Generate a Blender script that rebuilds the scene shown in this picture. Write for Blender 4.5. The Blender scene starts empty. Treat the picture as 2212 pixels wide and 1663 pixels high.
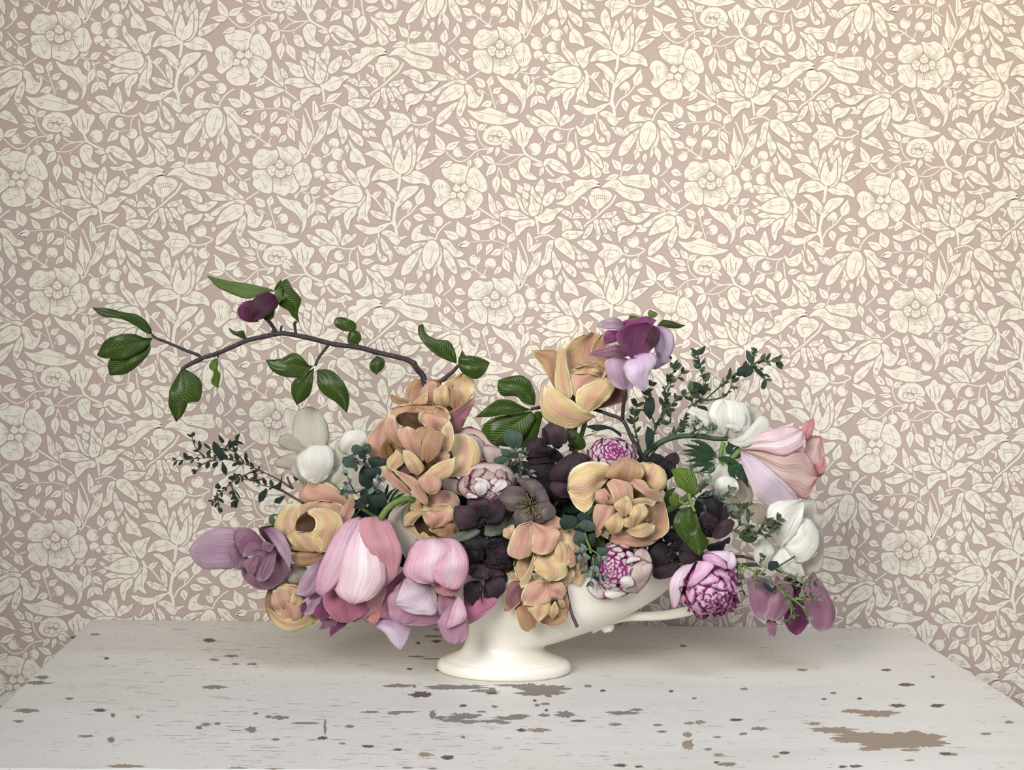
import bpy, bmesh, math, random
import numpy as np
from mathutils import Vector, Matrix, noise
random.seed(7)
# ---------------------------------------------------------------- camera, world, lights, exposure
ZO = 1.13                                  # height of the origin of the survey above the floor
F = 3213.8
PITCH, YAW, ROLL = -0.0467619, 0.0691977, 0.0259595
CAM = Vector((-0.0465668, -1.8004053, -0.0026092 + ZO))
_cx, _sx, _cz, _sz = math.cos(PITCH), math.sin(PITCH), math.cos(YAW), math.sin(YAW)
FW = Vector((_sz*_cx, _cz*_cx, _sx)); _r = Vector((_cz, -_sz, 0)); _u = _r.cross(FW)
RT = _r*math.cos(ROLL) + _u*math.sin(ROLL); UP = -_r*math.sin(ROLL) + _u*math.cos(ROLL)
C = bpy.context.scene.collection
scn = bpy.context.scene
cd = bpy.data.cameras.new('camera'); cam = bpy.data.objects.new('camera', cd); C.objects.link(cam)
cam.matrix_world = Matrix(((RT.x, UP.x, -FW.x, CAM.x), (RT.y, UP.y, -FW.y, CAM.y), (RT.z, UP.z, -FW.z, CAM.z), (0, 0, 0, 1)))
cd.sensor_width = 36; cd.lens = F/2212*36; cd.clip_start = 0.05
scn.camera = cam
scn.view_settings.view_transform = 'Standard'; scn.view_settings.look = 'None'
scn.view_settings.gamma = 1; scn.view_settings.use_curve_mapping = False
scn.view_settings.exposure = 0.0
w = bpy.data.worlds.new('room_light'); scn.world = w; w.use_nodes = True
w.node_tree.nodes['Background'].inputs[0].default_value = (0.92, 0.94, 1.0, 1)
w.node_tree.nodes['Background'].inputs[1].default_value = 0.085
def area(name, loc, target, sx, sy, power, col, spread=180):
    l = bpy.data.lights.new(name, 'AREA'); l.shape = 'RECTANGLE'; l.size = sx; l.size_y = sy
    l.energy = power; l.color = col; l.spread = math.radians(spread)
    o = bpy.data.objects.new(name, l); C.objects.link(o); o.location = loc
    o.rotation_euler = (Vector(target)-Vector(loc)).to_track_quat('-Z', 'Y').to_euler(); return o
area('window_daylight', (-1.0, -2.2, 1.95), (0.58, 0, 1.38), 0.9, 1.0, 12.5, (1.0, 0.975, 0.93), 69)
area('window_daylight_behind', (0.9, -2.6, 2.2), (0.55, 0, 1.30), 1.0, 1.0, 3, (1.0, 0.97, 0.92), 75)
area('table_front_fill', (0.25, -1.6, 2.25), (0.25, -0.75, 0.75), 1.1, 0.9, 6, (0.74, 0.82, 1.0), 80)  # added fill lamp overhead, brightens and cools the front of the table
def spot(name, loc, target, power, col, size, blend, rad):
    l = bpy.data.lights.new(name, 'SPOT'); l.energy = power; l.color = col; l.spot_size = math.radians(size)
    l.spot_blend = blend; l.shadow_soft_size = rad
    o = bpy.data.objects.new(name, l); C.objects.link(o); o.location = loc
    o.rotation_euler = (Vector(target)-Vector(loc)).to_track_quat('-Z', 'Y').to_euler()
spot('wall_lamp_glow', (0.80, -0.35, 1.86), (0.66, 0, 1.56), 2.6, (1.0, 0.74, 0.30), 100, 1.0, 0.08)

# ---------------------------------------------------------------- helpers
YV = -0.24
def ray(u, v): return FW + RT*((u-1106)/F) - UP*((v-831.5)/F)
def at(u, v, d=0.0):                       # point seen at (u, v), d mm in front of the plane through the vase
    r = ray(u, v); return CAM + r*(((YV - d*0.001) - CAM.y)/r.y)
def onwall(u, v): r = ray(u, v); return CAM + r*((0-CAM.y)/r.y)
TZ = -0.3795 + ZO
def ontable(u, v): r = ray(u, v); return CAM + r*((TZ-CAM.z)/r.z)

def mat(name, build):
    m = bpy.data.materials.new(name); m.use_nodes = True; nt = m.node_tree
    nt.nodes.clear(); out = nt.nodes.new('ShaderNodeOutputMaterial'); build(nt, out); return m
class N:
    def __init__(s, nt): s.nt = nt
    def n(s, t, ins={}, **kw):
        x = s.nt.nodes.new(t)
        for k, v in kw.items(): setattr(x, k, v)
        for k, v in ins.items():
            if hasattr(v, 'is_output') or isinstance(v, bpy.types.NodeSocket): s.nt.links.new(v, x.inputs[k])
            else: x.inputs[k].default_value = v
        return x
    def math(s, op, a, b=0.0, c=None, clamp=False):
        i = {0: a, 1: b}
        if c is not None: i[2] = c
        return s.n('ShaderNodeMath', i, operation=op, use_clamp=clamp).outputs[0]
    def mix(s, f, a, b):
        x = s.n('ShaderNodeMix', {}, data_type='RGBA')
        for k, v in ((0, f), (6, a), (7, b)):
            if isinstance(v, bpy.types.NodeSocket): s.nt.links.new(v, x.inputs[k])
            else: x.inputs[k].default_value = v if k == 0 else (v if len(v) == 4 else (*v, 1))
        return x.outputs[2]
    def noise(s, vec, scale, detail=3, rough=.5):
        return s.n('ShaderNodeTexNoise', {'Vector': vec, 'Scale': scale, 'Detail': detail, 'Roughness': rough}).outputs[0]
    def ss(s, x, a, b):
        return s.n('ShaderNodeMapRange', {0: x, 1: a, 2: b}, interpolation_type='SMOOTHSTEP').outputs[0]
def srgb(*c):
    return tuple(((x/255+0.055)/1.055)**2.4 if x > 10 else x/255/12.92 for x in c)

def tag(o, label=None, cat=None, group=None, kind=None):
    if label: o['label'] = label
    if cat: o['category'] = cat
    if group: o['group'] = group
    if kind: o['kind'] = kind
    return o
def thing(name, label, cat, loc=(0, 0, 0), group=None):
    o = bpy.data.objects.new(name, None); C.objects.link(o); o.location = loc; o.empty_display_size = 0.01
    return tag(o, label, cat, group)
def setp(o, parent):
    if parent is not None:
        o.parent = parent; p = parent; off = Vector((0, 0, 0))
        while p is not None: off += p.location; p = p.parent
        o.location = o.location - off
def meshobj(name, V, Fc, m, parent=None, smooth=True, uv=None, loc=None):
    me = bpy.data.meshes.new(name); me.from_pydata([tuple(v) for v in V], [], Fc)
    if uv is not None:
        l = me.uv_layers.new(name='uv')
        idx = np.empty(len(me.loops), dtype=np.int32); me.loops.foreach_get('vertex_index', idx)
        l.data.foreach_set('uv', np.asarray(uv, dtype=np.float32)[idx].ravel())
    if smooth: me.polygons.foreach_set('use_smooth', [True]*len(me.polygons))
    if m: me.materials.append(m)
    o = bpy.data.objects.new(name, me); C.objects.link(o); setp(o, parent); return o
def cat(P, n, closed=False):               # Catmull-Rom through P, n pieces per span
    P = np.asarray(P, float); k = len(P); out = []
    rng = range(k) if closed else range(k-1)
    for i in rng:
        if closed: a, b, c, d = P[(i-1) % k], P[i], P[(i+1) % k], P[(i+2) % k]
        else:
            b, c = P[i], P[i+1]; a = P[i-1] if i else 2*b-c; d = P[i+2] if i+2 < k else 2*c-b
        for j in range(n):
            t = j/n; out.append(.5*((2*b)+(-a+c)*t+(2*a-5*b+4*c-d)*t*t+(-a+3*b-3*c+d)*t**3))
    if not closed: out.append(P[-1])
    return np.array(out)
def resample(P, n):
    P = np.asarray(P, float); s = np.concatenate([[0], np.cumsum(np.linalg.norm(np.diff(P, axis=0), axis=1))])
    t = np.linspace(0, s[-1], n); return np.stack([np.interp(t, s, P[:, k]) for k in range(P.shape[1])], 1)
def tube_data(P, R, seg=8, cap=True):
    P = [Vector(p) for p in P]; V = []; Fc = []; n = len(P); up = Vector((0.13, 0.2, 1)).normalized()
    for i, p in enumerate(P):
        t = (P[min(i+1, n-1)]-P[max(i-1, 0)]).normalized()
        a = t.cross(up); a = a.normalized() if a.length > 1e-4 else Vector((1, 0, 0)); b = t.cross(a).normalized()
        r = R[i] if hasattr(R, '__len__') else R
        for k in range(seg):
            th = 2*math.pi*k/seg; V.append(p + a*math.cos(th)*r + b*math.sin(th)*r)
    for i in range(n-1):
        for k in range(seg):
            k2 = (k+1) % seg; Fc.append((i*seg+k, i*seg+k2, (i+1)*seg+k2, (i+1)*seg+k))
    if cap: Fc.append(tuple(range(seg))[::-1]); Fc.append(tuple((n-1)*seg+k for k in range(seg)))
    return V, Fc
class MB:
    def __init__(s): s.V = []; s.F = []; s.U = []
    def add(s, V, Fc, U=None):
        b = len(s.V); s.V += list(V); s.F += [tuple(b+i for i in f) for f in Fc]; s.U += list(U) if U is not None else [(0.5, 0.5)]*len(V)
    def tube(s, P, R, seg=6): s.add(*tube_data(P, R, seg))
    def build(s, name, m, parent=None, smooth=True): return meshobj(name, s.V, s.F, m, parent, smooth, s.U)

# ---------------------------------------------------------------- wall with block-printed paper
TAU = -0.00426644; BX, BY = -0.0474202, -0.1704009; PH = 0.300428; PW = 0.52; AX, AZ = -0.46605, 0.30965
def paper(u, v):                           # photo point on the wall -> coordinates on the paper
    p = onwall(u, v); x = p.x-AX; z = p.z-ZO-AZ; c, s = math.cos(TAU), math.sin(TAU)
    return c*x - s*z, s*x + c*z            # inverse of the small tilt of the hanging
def unpaper(X, Z):
    c, s = math.cos(TAU), math.sin(TAU); return AX + c*X + s*Z, AZ - s*X + c*Z + ZO
FR = {'a': (900, 0, 3.6867), 'b': (1000, 300, 5.53), 'c': (900, 450, 3.6867), 'e': (0, 0, 2.765)}
# P smooth outline, L leaf (base, tip, width), B heart berry, S stem, D drop leaf without vein, G starts a new motif
PAT = r"""
#a
G
P 545,232 500,240 478,270 455,300 450,345 470,375 520,392 580,392 620,360 645,310 655,262 625,235 590,247
P 640,212 700,225 740,210 790,228 825,262 835,310 808,345 760,378 700,350 668,300 655,250
P 760,400 810,350 855,342 890,370 905,420 917,450 895,500 872,525 820,525 790,490 765,440
P 620,455 680,450 760,430 790,490 812,525 800,560 760,592 735,580 700,607 650,590 610,572 607,520
P 600,470 603,520 593,582 545,582 500,562 472,542 450,510 458,475 446,445 455,405 500,400 560,400
C 665,402 122 96
R 665,402 92 150 46
P 665,318 692,345 695,375 665,388 638,375 636,345
P 600,365 628,382 635,410 615,440 590,442 566,405 575,375
P 740,368 760,390 752,425 735,440 712,425 706,395 718,374
P 632,412 650,398 666,410 690,396 706,420 696,448 665,460 638,448
G
L 445,118 358,68 60
S 10 445,118 480,130 540,175 600,212
B 505,65 46
S 9 512,100 512,152
B 630,98 46
S 9 595,140 582,175 578,200
B 435,190 42
S 9 470,160 500,140
D 600,212 530,200 22
L 715,125 660,190 45
L 735,60 778,178 60
S 8 728,-40 732,20 738,70
G
S 12 850,295 875,272 925,275 945,312
B 958,345 52
L 1025,278 1012,178 60
B 1090,190 43
S 13 1085,228 1060,268 1003,302
B 1120,278 50
B 1080,378 48
B 968,438 38
B 1000,470 22
G
P 1165,320 1150,350 1160,410 1195,460 1230,510 1262,552 1295,545 1272,480 1235,420 1190,385 1180,345
P 1405,365 1350,385 1300,395 1268,420 1272,465 1300,515 1332,545 1366,500 1370,450 1390,400
P 1008,435 1060,430 1120,435 1172,465 1185,497 1120,505 1060,495 1040,470
P 1028,520 1090,505 1160,500 1220,518 1262,540 1200,552 1150,548 1090,562 1055,545
P 1045,672 1090,650 1150,662 1220,668 1290,650 1318,600 1335,640 1295,690 1220,712 1130,708 1080,690
P 1040,805 1045,750 1078,715 1130,702 1195,705 1160,742 1110,770 1070,775
P 1190,882 1165,820 1168,750 1205,715 1265,700 1252,760 1215,800 1205,850
P 1275,755 1295,700 1335,640 1352,590 1376,640 1370,700 1345,760 1367,828 1320,800
D 1290,760 1275,822 32
P 1312,590 1305,630 1280,655 1230,662 1170,652 1105,640 1075,612 1100,580 1160,545 1230,528 1285,540
D 1050,590 1000,560 26
D 1080,620 1035,600 26
D 1060,640 993,638 40
S 22 1340,560 1360,600
S 12 1350,595 1400,625 1460,700 1520,790 1555,850
G
P 1320,180 1345,178
L 1390,625 1455,568 46
G
P 1500,70 1530,120 1546,200 1540,285 1500,245 1470,180 1466,120
D 1485,245 1345,180 60
P 1328,275 1390,252 1450,255 1510,300 1550,365 1572,440 1500,385 1430,330 1370,292
D 1640,215 1640,118 44
D 1690,215 1700,125 44
D 1660,260 1662,180 50
P 1830,175 1800,240 1775,300 1738,352 1735,280 1755,220 1790,187
P 1897,305 1850,352 1790,392 1735,405 1738,362 1790,328 1840,312
P 1590,158 1608,215 1580,290 1560,380 1540,300 1560,220
P 1726,190 1732,270 1722,360 1685,430 1630,458 1680,380 1695,290 1700,220
P 1602,436 1562,400 1566,330 1603,232 1628,310 1645,322 1668,255 1690,228 1695,300 1686,380 1652,425
P 1600,455 1540,402 1470,395 1422,420 1378,492 1440,480 1490,492 1550,480
P 1615,465 1670,450 1720,412 1780,432 1828,478 1836,532 1780,510 1720,515 1655,500
S 24 1603,440 1597,520 1585,572
P 1420,510 1470,505 1530,540 1572,592 1590,650 1588,700 1560,665 1510,632 1490,572 1445,532
P 1752,540 1712,600 1650,642 1605,685 1575,705 1582,640 1620,560 1680,535
S 26 1580,660 1563,740 1555,800 1568,860 1578,925
S 13 1560,850 1530,800 1510,770
P 1480,625 1520,660 1532,720 1525,790 1497,742 1482,690
P 1368,728 1430,735 1490,762 1532,805 1460,800 1400,775
G
S 12 1582,862 1615,800 1680,752 1740,682
L 1740,682 1792,552 75
B 1657,690 45
S 9 1665,722 1666,760
L 1758,715 1886,745 56
L 1708,770 1817,805 56
L 1650,800 1676,888 58
G
P 1245,838 1300,840 1380,860 1450,842 1530,828 1505,850 1445,895 1360,917 1300,892 1262,862
S 14 1430,868 1470,842 1540,828 1565,850
P 1455,905 1500,882 1552,900 1592,935 1662,930 1612,962 1582,1002 1540,982 1500,935
S 12 1435,868 1432,920 1445,980
P 1450,945 1490,980 1520,1045 1503,1078 1462,1030
P 1415,945 1432,1000 1440,1060 1500,1105 1488,1135 1450,1130 1425,1080 1408,1000
P 1268,995 1310,1022 1370,990 1405,985 1412,1040 1370,1085 1310,1082 1282,1045
S 9 1348,938 1310,1002
P 1550,1010 1610,1030 1655,1085 1600,1075 1570,1048
D 1525,1040 1530,1140 32
G
P 1110,795 1138,870 1142,950 1128,1005 1092,940 1070,890 1088,840
P 873,912 940,930 985,960 1045,1002 960,1008 910,982 880,945
P 1262,905 1240,952 1195,982 1145,1005 1142,965 1180,912 1218,922
P 935,880 990,870 1050,890 1095,935 1122,1005 1060,1002 1010,955 960,920
P 1112,1012 1060,1005 1000,1005 963,1032 985,1078 1010,1105 1022,1138 1035,1075 1060,1042
S 10 1115,1015 1190,1032 1262,1018
S 10 1262,1016 1215,1052 1200,1142
B 1125,1082 42
L 1108,1150 1025,1238 62
S 7 1045,1122 1110,1148 1180,1140
B 1215,1167 42
D 1132,1180 1192,1302 62
G
S 10 1265,1055 1272,1130 1285,1205
L 1282,1185 1240,1328 78
L 1300,1140 1398,1120 48
B 940,1187 52
S 9 968,1158 998,1132
G
P 526,1100 535,1060 560,1025 600,1008 650,1000 700,1015 738,1050 742,1095 705,1128 650,1155 595,1152 552,1135
D 560,1060 545,1020 34
D 735,1060 745,1120 30
D 600,1035 605,990 16
C 632,1090 48 42
D 600,1085 565,1110 36
D 630,1075 612,1035 44
D 650,1080 680,1050 42
D 632,1135 632,1088 50
D 665,1120 715,1092 36
D 600,1120 575,1085 36
D 690,1120 768,1165 40
D 680,1140 740,1198 45
D 610,1172 552,1228 42
D 650,1170 636,1252 40
G
P 830,972 868,1010 918,1020 930,1050 897,1110 880,1152 850,1172 812,1150 780,1102 752,1040 790,1012
D 800,1130 795,1055 -14
D 845,1150 830,1050 -10
D 870,1130 878,1050 -12
S 18 842,1165 862,1215 900,1250 1000,1300 1050,1362 1092,1402
S 10 688,1200 740,1232 862,1230
S 8 660,1292 720,1250 820,1228
S 8 610,1302 700,1310 760,1290 800,1262 838,1235
L 620,1300 517,1232 52
L 625,1308 558,1408 62
P 868,1252 905,1272 908,1320 900,1370 962,1422 905,1432 845,1402 812,1340 812,1290 838,1258
S 8 738,1310 740,1350
P 765,1335 800,1358 820,1432 760,1422 735,1382 742,1345
P 1008,1302 1030,1268 1080,1262 1140,1290 1190,1340 1216,1382 1150,1377 1085,1350 1045,1308 1020,1325
D 1005,1318 920,1302 36
D 1008,1330 980,1410 36
G
S 8 655,1333 640,1402
S 8 655,1333 690,1422
L 640,1400 625,1538 64
L 682,1418 757,1532 66
G
P 1038,1425 1100,1428 1140,1412 1165,1395 1190,1402 1232,1430 1180,1442 1150,1452 1100,1456 1060,1448
S 12 1140,1442 1172,1502
G
P 1587,1138 1562,1190 1532,1242 1480,1252 1440,1212 1390,1202 1368,1182 1415,1152 1500,1167
P 1338,1240 1372,1310 1390,1372 1320,1412 1270,1380 1240,1358 1310,1340 1335,1290
P 1390,1275 1440,1330 1472,1380 1452,1412 1412,1412 1390,1362
P 1478,1282 1530,1310 1525,1350 1538,1375 1490,1382 1470,1330
P 1335,1190 1380,1210 1430,1220 1470,1280 1482,1342 1430,1312 1390,1262 1352,1232
G
P 80,568 150,580 225,598 310,618 330,640 230,642 150,640 110,610
P 215,480 260,520 310,560 372,610 380,645 300,615 240,572 218,530
P 115,748 190,690 270,650 340,632 400,652 380,672 290,672 220,702 160,762
P 390,672 440,690 462,740 500,770 532,748 522,800 480,857 430,852 400,820 410,760 388,715
P 385,757 397,820 367,902 350,932 318,905 330,830 362,772
P 330,812 292,880 250,942 180,992 158,982 168,922 218,872 280,830
P 372,682 377,735 352,772 295,800 235,812 160,830 200,745 245,702 300,672
D 150,780 55,792 40
D 110,760 60,750 24
D 150,850 130,890 36
S 12 395,637 497,570
G
L 545,690 458,622 66
L 575,682 605,605 56
S 9 575,680 600,765 630,868
L 608,740 682,700 50
B 685,787 43
S 7 650,800 630,830
L 600,812 515,848 56
Q 482,722 515,712 545,738 590,765 560,752 530,745 525,765 505,742
B 767,862 45
S 8 735,880 715,885
G
P 637,600 700,632 780,642 822,662 837,702 872,722 872,780 862,850 825,908 840,840 818,790 780,742 715,702 670,662
P 403,878 460,888 520,880 580,855 640,880 712,902 722,932 812,952 760,977 655,992 550,977 468,945
P 313,910 370,937 412,982 412,1012 360,1002 330,952
P 148,1000 200,1010 240,985 290,1010 345,1092 290,1075 220,1050 170,1030
G
S 8 483,1005 487,1080 520,1150 575,1188
L 480,1025 424,942 50
L 490,1032 557,985 48
L 468,1072 368,1028 44
L 475,1108 370,1097 36
L 490,1180 382,1150 54
S 10 578,1186 480,1200 400,1270 330,1285 262,1240 218,1190
B 330,1212 42
S 7 355,1240 400,1250
B 487,1297 42
S 7 483,1215 487,1262
L 427,1270 410,1345 34
L 222,1205 138,1068 66
L 232,1190 347,1128 56
L 218,1215 92,1217 52
L 282,1285 183,1338 44
G
L 825,562 897,528 34
S 8 800,595 820,572 860,582 905,585
L 903,586 982,527 55
L 868,592 887,692 52
D 795,590 780,630 26
S 9 918,605 940,680 962,765
S 12 918,630 978,610
L 928,660 883,787 58
L 952,680 1032,742 54
L 958,762 910,862 54
L 965,765 1028,835 52
G
L 320,290 320,180 58
L 343,310 434,335 58
S 9 250,352 300,312 325,282
L 217,342 224,230 62
L 195,358 230,450 52
S 9 272,378 320,432 372,492
L 330,410 417,408 58
L 288,440 270,508 56
L 352,488 412,584 66
S 11 385,485 435,465
D 318,493 336,493 20
L 90,305 92,240 60
G
P 1690,930 1715,870 1785,833 1762,880 1772,920 1832,932 1875,952 1862,977 1800,962 1730,972 1697,962
P 1640,1042 1700,992 1760,985 1825,985 1770,1010 1700,1050 1670,1080
P 1612,1242 1620,1170 1680,1092 1760,1035 1785,1030 1765,1080 1722,1150 1672,1222
P 1780,1060 1752,1110 1752,1160 1722,1232 1760,1205 1800,1202 1800,1150 1778,1110
P 1915,958 1990,970 2032,1030 2102,1072 2060,1102 2000,1080 1950,1030
P 1945,1030 2010,1098 2042,1180 2042,1235 1990,1202 1950,1130
P 1900,985 1932,1080 1902,1190 1860,1260 1868,1180 1900,1100
P 1835,968 1880,975 1907,1020 1902,1100 1872,1150 1832,1195 1800,1182 1776,1120 1786,1030
D 1770,1210 1735,1275 40
D 1820,1225 1815,1300 36
D 1905,1170 1945,1295 46
D 1590,1015 1662,1085 46
S 13 1880,962 1900,910 1948,852 2003,818
B 1897,815 46
G
L 2098,942 2060,812 84
L 2060,950 1942,898 66
L 1883,908 1828,845 50
L 2135,988 2043,1012 66
G
L 1625,1352 1558,1262 60
L 1638,1352 1728,1305 56
S 9 1635,1255 1632,1292
S 9 1622,1430 1628,1382 1635,1352
L 1610,1395 1498,1427 44
L 1778,1378 1782,1298 44
G
Q 1600,1432 1620,1410 1645,1405 1690,1400 1742,1392 1845,1390 1850,1420 1867,1470 1842,1500 1760,1490 1650,1462
P 1475,1495 1530,1442 1600,1432 1655,1482 1750,1502 1812,1540 1800,1592 1740,1600 1650,1572 1590,1522 1530,1490
K 1650,1466 1760,1493 1882,1545
H 1665,1440 1850,1470 11 100 26
H 1680,1505 1790,1545 7 70 30
#b
G
P 1115,767 1190,740 1240,682 1228,602 1290,562 1330,562 1335,510 1400,485 1490,495 1560,480 1628,522 1600,542 1642,560 1542,582 1455,642 1380,702 1330,752 1250,797 1170,787
K 1250,650 1290,640 1320,690 1350,620 1380,610 1420,560 1480,560 1510,520 1600,540
P 1118,660 1170,630 1217,670 1190,712 1120,722
G
P 1528,640 1560,600 1620,588 1658,612 1700,608 1762,640 1782,682 1752,735 1700,780 1640,832 1570,832 1530,782 1505,722 1502,680 1530,672
K 1580,740 1600,718 1680,712 1715,735 1700,780
K 1580,740 1590,780 1600,812
H 1570,690 1740,700 8 95 60
P 1408,702 1460,695 1492,730 1475,790 1455,792 1460,742
S 18 1612,828 1600,892
S 22 1830,670 1770,772 1690,842 1580,942 1480,1012 1420,1085
P 1395,795 1450,832 1520,870 1527,942 1490,965 1440,902 1400,852
P 1175,880 1220,850 1290,880 1306,952 1240,922
P 1310,952 1340,882 1392,892 1450,942 1380,947
S 18 1304,800 1316,884
P 1320,980 1380,975 1420,1030 1432,1082 1370,1062 1340,1020
P 1658,930 1700,890 1760,880 1832,858 1820,912 1760,942 1680,952
P 1780,960 1838,918 1872,960 1948,985 1880,1002 1830,1037 1790,1020
P 1570,968 1622,970 1632,1060 1642,1150 1610,1217 1590,1182 1590,1100 1560,1030
P 1680,1142 1720,1132 1762,1170 1777,1222 1710,1190
P 1690,960 1742,970 1792,1040 1822,1110 1750,1082 1700,1020
P 1648,962 1702,1040 1722,1112 1690,1122 1650,1062 1632,992
P 1552,1015 1542,1090 1490,1170 1430,1197 1450,1130 1500,1040
P 1812,790 1880,755 1960,748 2032,790 2067,882 2000,902 1950,882 1900,830
P 1925,870 2000,902 2060,922 2130,888 2240,890 2170,962 2090,1002 2010,982 1960,942
P 2067,1030 1990,1042 1900,1028 1850,1070 1848,1150 1872,1245 1900,1170 1972,1150 2032,1102
G
B 2035,1228 74
S 16 2080,1290 2172,1325 2110,1372 2000,1397 1900,1370 1840,1345
S 13 2110,1372 2080,1445
B 2075,1492 68
D 1965,1368 1935,1275 56
D 1972,1430 1987,1540 48
D 1942,1430 1855,1482 44
G
P 1655,1240 1740,1252 1830,1270 1890,1320 1905,1370 1850,1442 1762,1500 1700,1530 1690,1442 1615,1380 1682,1310
K 1700,1330 1840,1330 1870,1370 1840,1420 1700,1430
K 1720,1380 1800,1375
H 1690,1340 1690,1420 6 0 34
G
P 443,670 520,672 590,700 652,722 660,842 570,832 510,782 488,722
P 620,640 680,682 705,760 745,830 795,880 830,922 740,890 685,822 650,722
P 830,558 862,642 922,702 952,790 942,870 912,942 890,900 912,800 862,732 808,652
P 945,473 977,560 962,640 945,700 902,642 862,602 888,540
P 1113,587 1102,680 1062,760 992,802 948,770 970,690 1030,632
D 710,640 645,545 80
D 790,620 735,518 82
D 770,720 720,610 76
P 708,710 760,742 795,800 805,880 745,832 718,770
P 820,925 782,852 800,770 812,665 850,722 882,762 922,792 912,852 885,902
P 438,922 470,870 560,855 660,862 722,902 812,962 700,972 600,967 520,932
P 640,1162 620,1062 638,1000 720,972 822,962 862,990 842,1042 760,1052 700,1112
P 880,940 970,872 1000,832 1080,842 1140,820 1202,840 1122,892 1082,962 1002,1007 920,992
S 28 868,925 890,1012 905,1142
G
P 305,643 350,702 392,762 422,832 432,902 432,952 390,932 330,872 308,782
P 400,738 450,772 482,832 470,862 410,832
S 20 195,830 320,912 440,1002 582,1107
L 205,860 98,962 82
S 20 30,937 112,912
S 12 450,930 462,1002
P 78,1030 160,1010 230,972 300,950 400,980 442,1002 380,1032 310,1067 210,1092 120,1072
L 535,1235 625,1115 80
D 560,1205 665,1158 46
S 12 540,1292 545,1222 575,1172
L 925,1132 1108,1015 80
G
S 9 20,1242 200,1220 350,1215 470,1240 530,1290 570,1332 625,1355
L 200,1212 83,1093 72
L 340,1215 368,1068 82
L 492,1205 425,1063 94
L 80,1238 -70,1282 84
L 212,1245 175,1370 66
L 347,1250 268,1385 78
S 9 532,1280 482,1320 480,1442
L 462,1322 337,1397 82
L 500,1330 603,1472 76
G
P 1120,935 1170,930 1232,960 1292,1012 1302,1062 1250,1092 1182,1105 1190,1040 1160,972
P 1180,1140 1250,1092 1340,1100 1442,1108 1400,1152 1340,1190 1260,1200 1200,1172
P 1360,1230 1430,1212 1500,1205 1562,1250 1607,1322 1540,1342 1450,1312 1400,1272
P 1300,1258 1372,1320 1440,1360 1484,1387 1400,1392 1335,1330
D 1360,1400 1450,1440 60
D 1420,1400 1515,1425 56
D 1350,1470 1425,1555 62
D 1420,1470 1510,1548 62
P 1082,1210 1020,1222 990,1290 980,1380 942,1450 933,1517 1002,1490 1052,1430 1062,1350 1072,1270
P 1075,1330 1122,1420 1172,1490 1162,1560 1110,1632 1090,1560 1062,1450
P 1180,1455 1260,1490 1332,1540 1357,1602 1340,1652 1270,1612 1210,1540
P 1110,1195 1180,1180 1250,1222 1302,1290 1332,1362 1332,1452 1250,1402 1160,1340 1098,1270
S 18 852,1190 920,1162 1010,1150 1100,1195
D 885,1230 890,1200 24
#a
G
P 1205,155 1245,215 1300,265 1332,330 1333,370 1280,345 1220,337 1215,275 1230,240 1212,200
D 1190,200 1190,270 34
#c
G
P 805,298 822,350 842,400 872,450 877,520 852,590 835,635 825,560 797,500 788,440 800,380
P 990,343 985,420 950,490 900,535 862,585 835,632 862,540 900,470 930,400
D 815,615 770,508 46
S 11 820,252 850,320 878,400 885,468
P 883,188 920,240 922,290 885,345 878,280
D 885,345 1000,268 44
S 9 918,350 940,405
S 9 962,350 935,380
S 12 858,575 815,645
#e
G
P 1340,215 1370,192 1420,178 1470,187 1500,202 1512,240 1482,290 1440,302 1400,285 1360,257
P 1512,215 1550,203 1582,235 1612,280 1622,330 1600,352 1560,352 1512,325 1492,285
P 1498,330 1570,352 1597,392 1572,440 1542,467 1502,432 1465,390
P 1400,400 1440,392 1475,402 1492,450 1477,500 1412,512 1365,487 1350,440
P 1283,320 1300,283 1332,273 1370,292 1402,335 1392,385 1350,422 1320,442 1293,410 1312,370
C 1450,348 58 52
R 1450,348 46 88 44
D 1435,350 1435,300 48
D 1480,350 1488,298 46
D 1430,360 1390,385 40
D 1462,352 1460,400 46
"""
S3 = 1/3.6867
CRM, DRK = [], []          # lists of (layer, outline) in paper coordinates
def offs(P, d):            # grow an outline by d
    P = np.asarray(P); n = len(P); A = 0.5*np.sum(P[:, 0]*np.roll(P[:, 1], -1)-np.roll(P[:, 0], -1)*P[:, 1])
    t = np.roll(P, -1, 0)-np.roll(P, 1, 0); nrm = np.stack([t[:, 1], -t[:, 0]], 1)/(np.linalg.norm(t, axis=1)[:, None]+1e-9)
    return P + nrm*d*(1 if A > 0 else -1)
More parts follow.
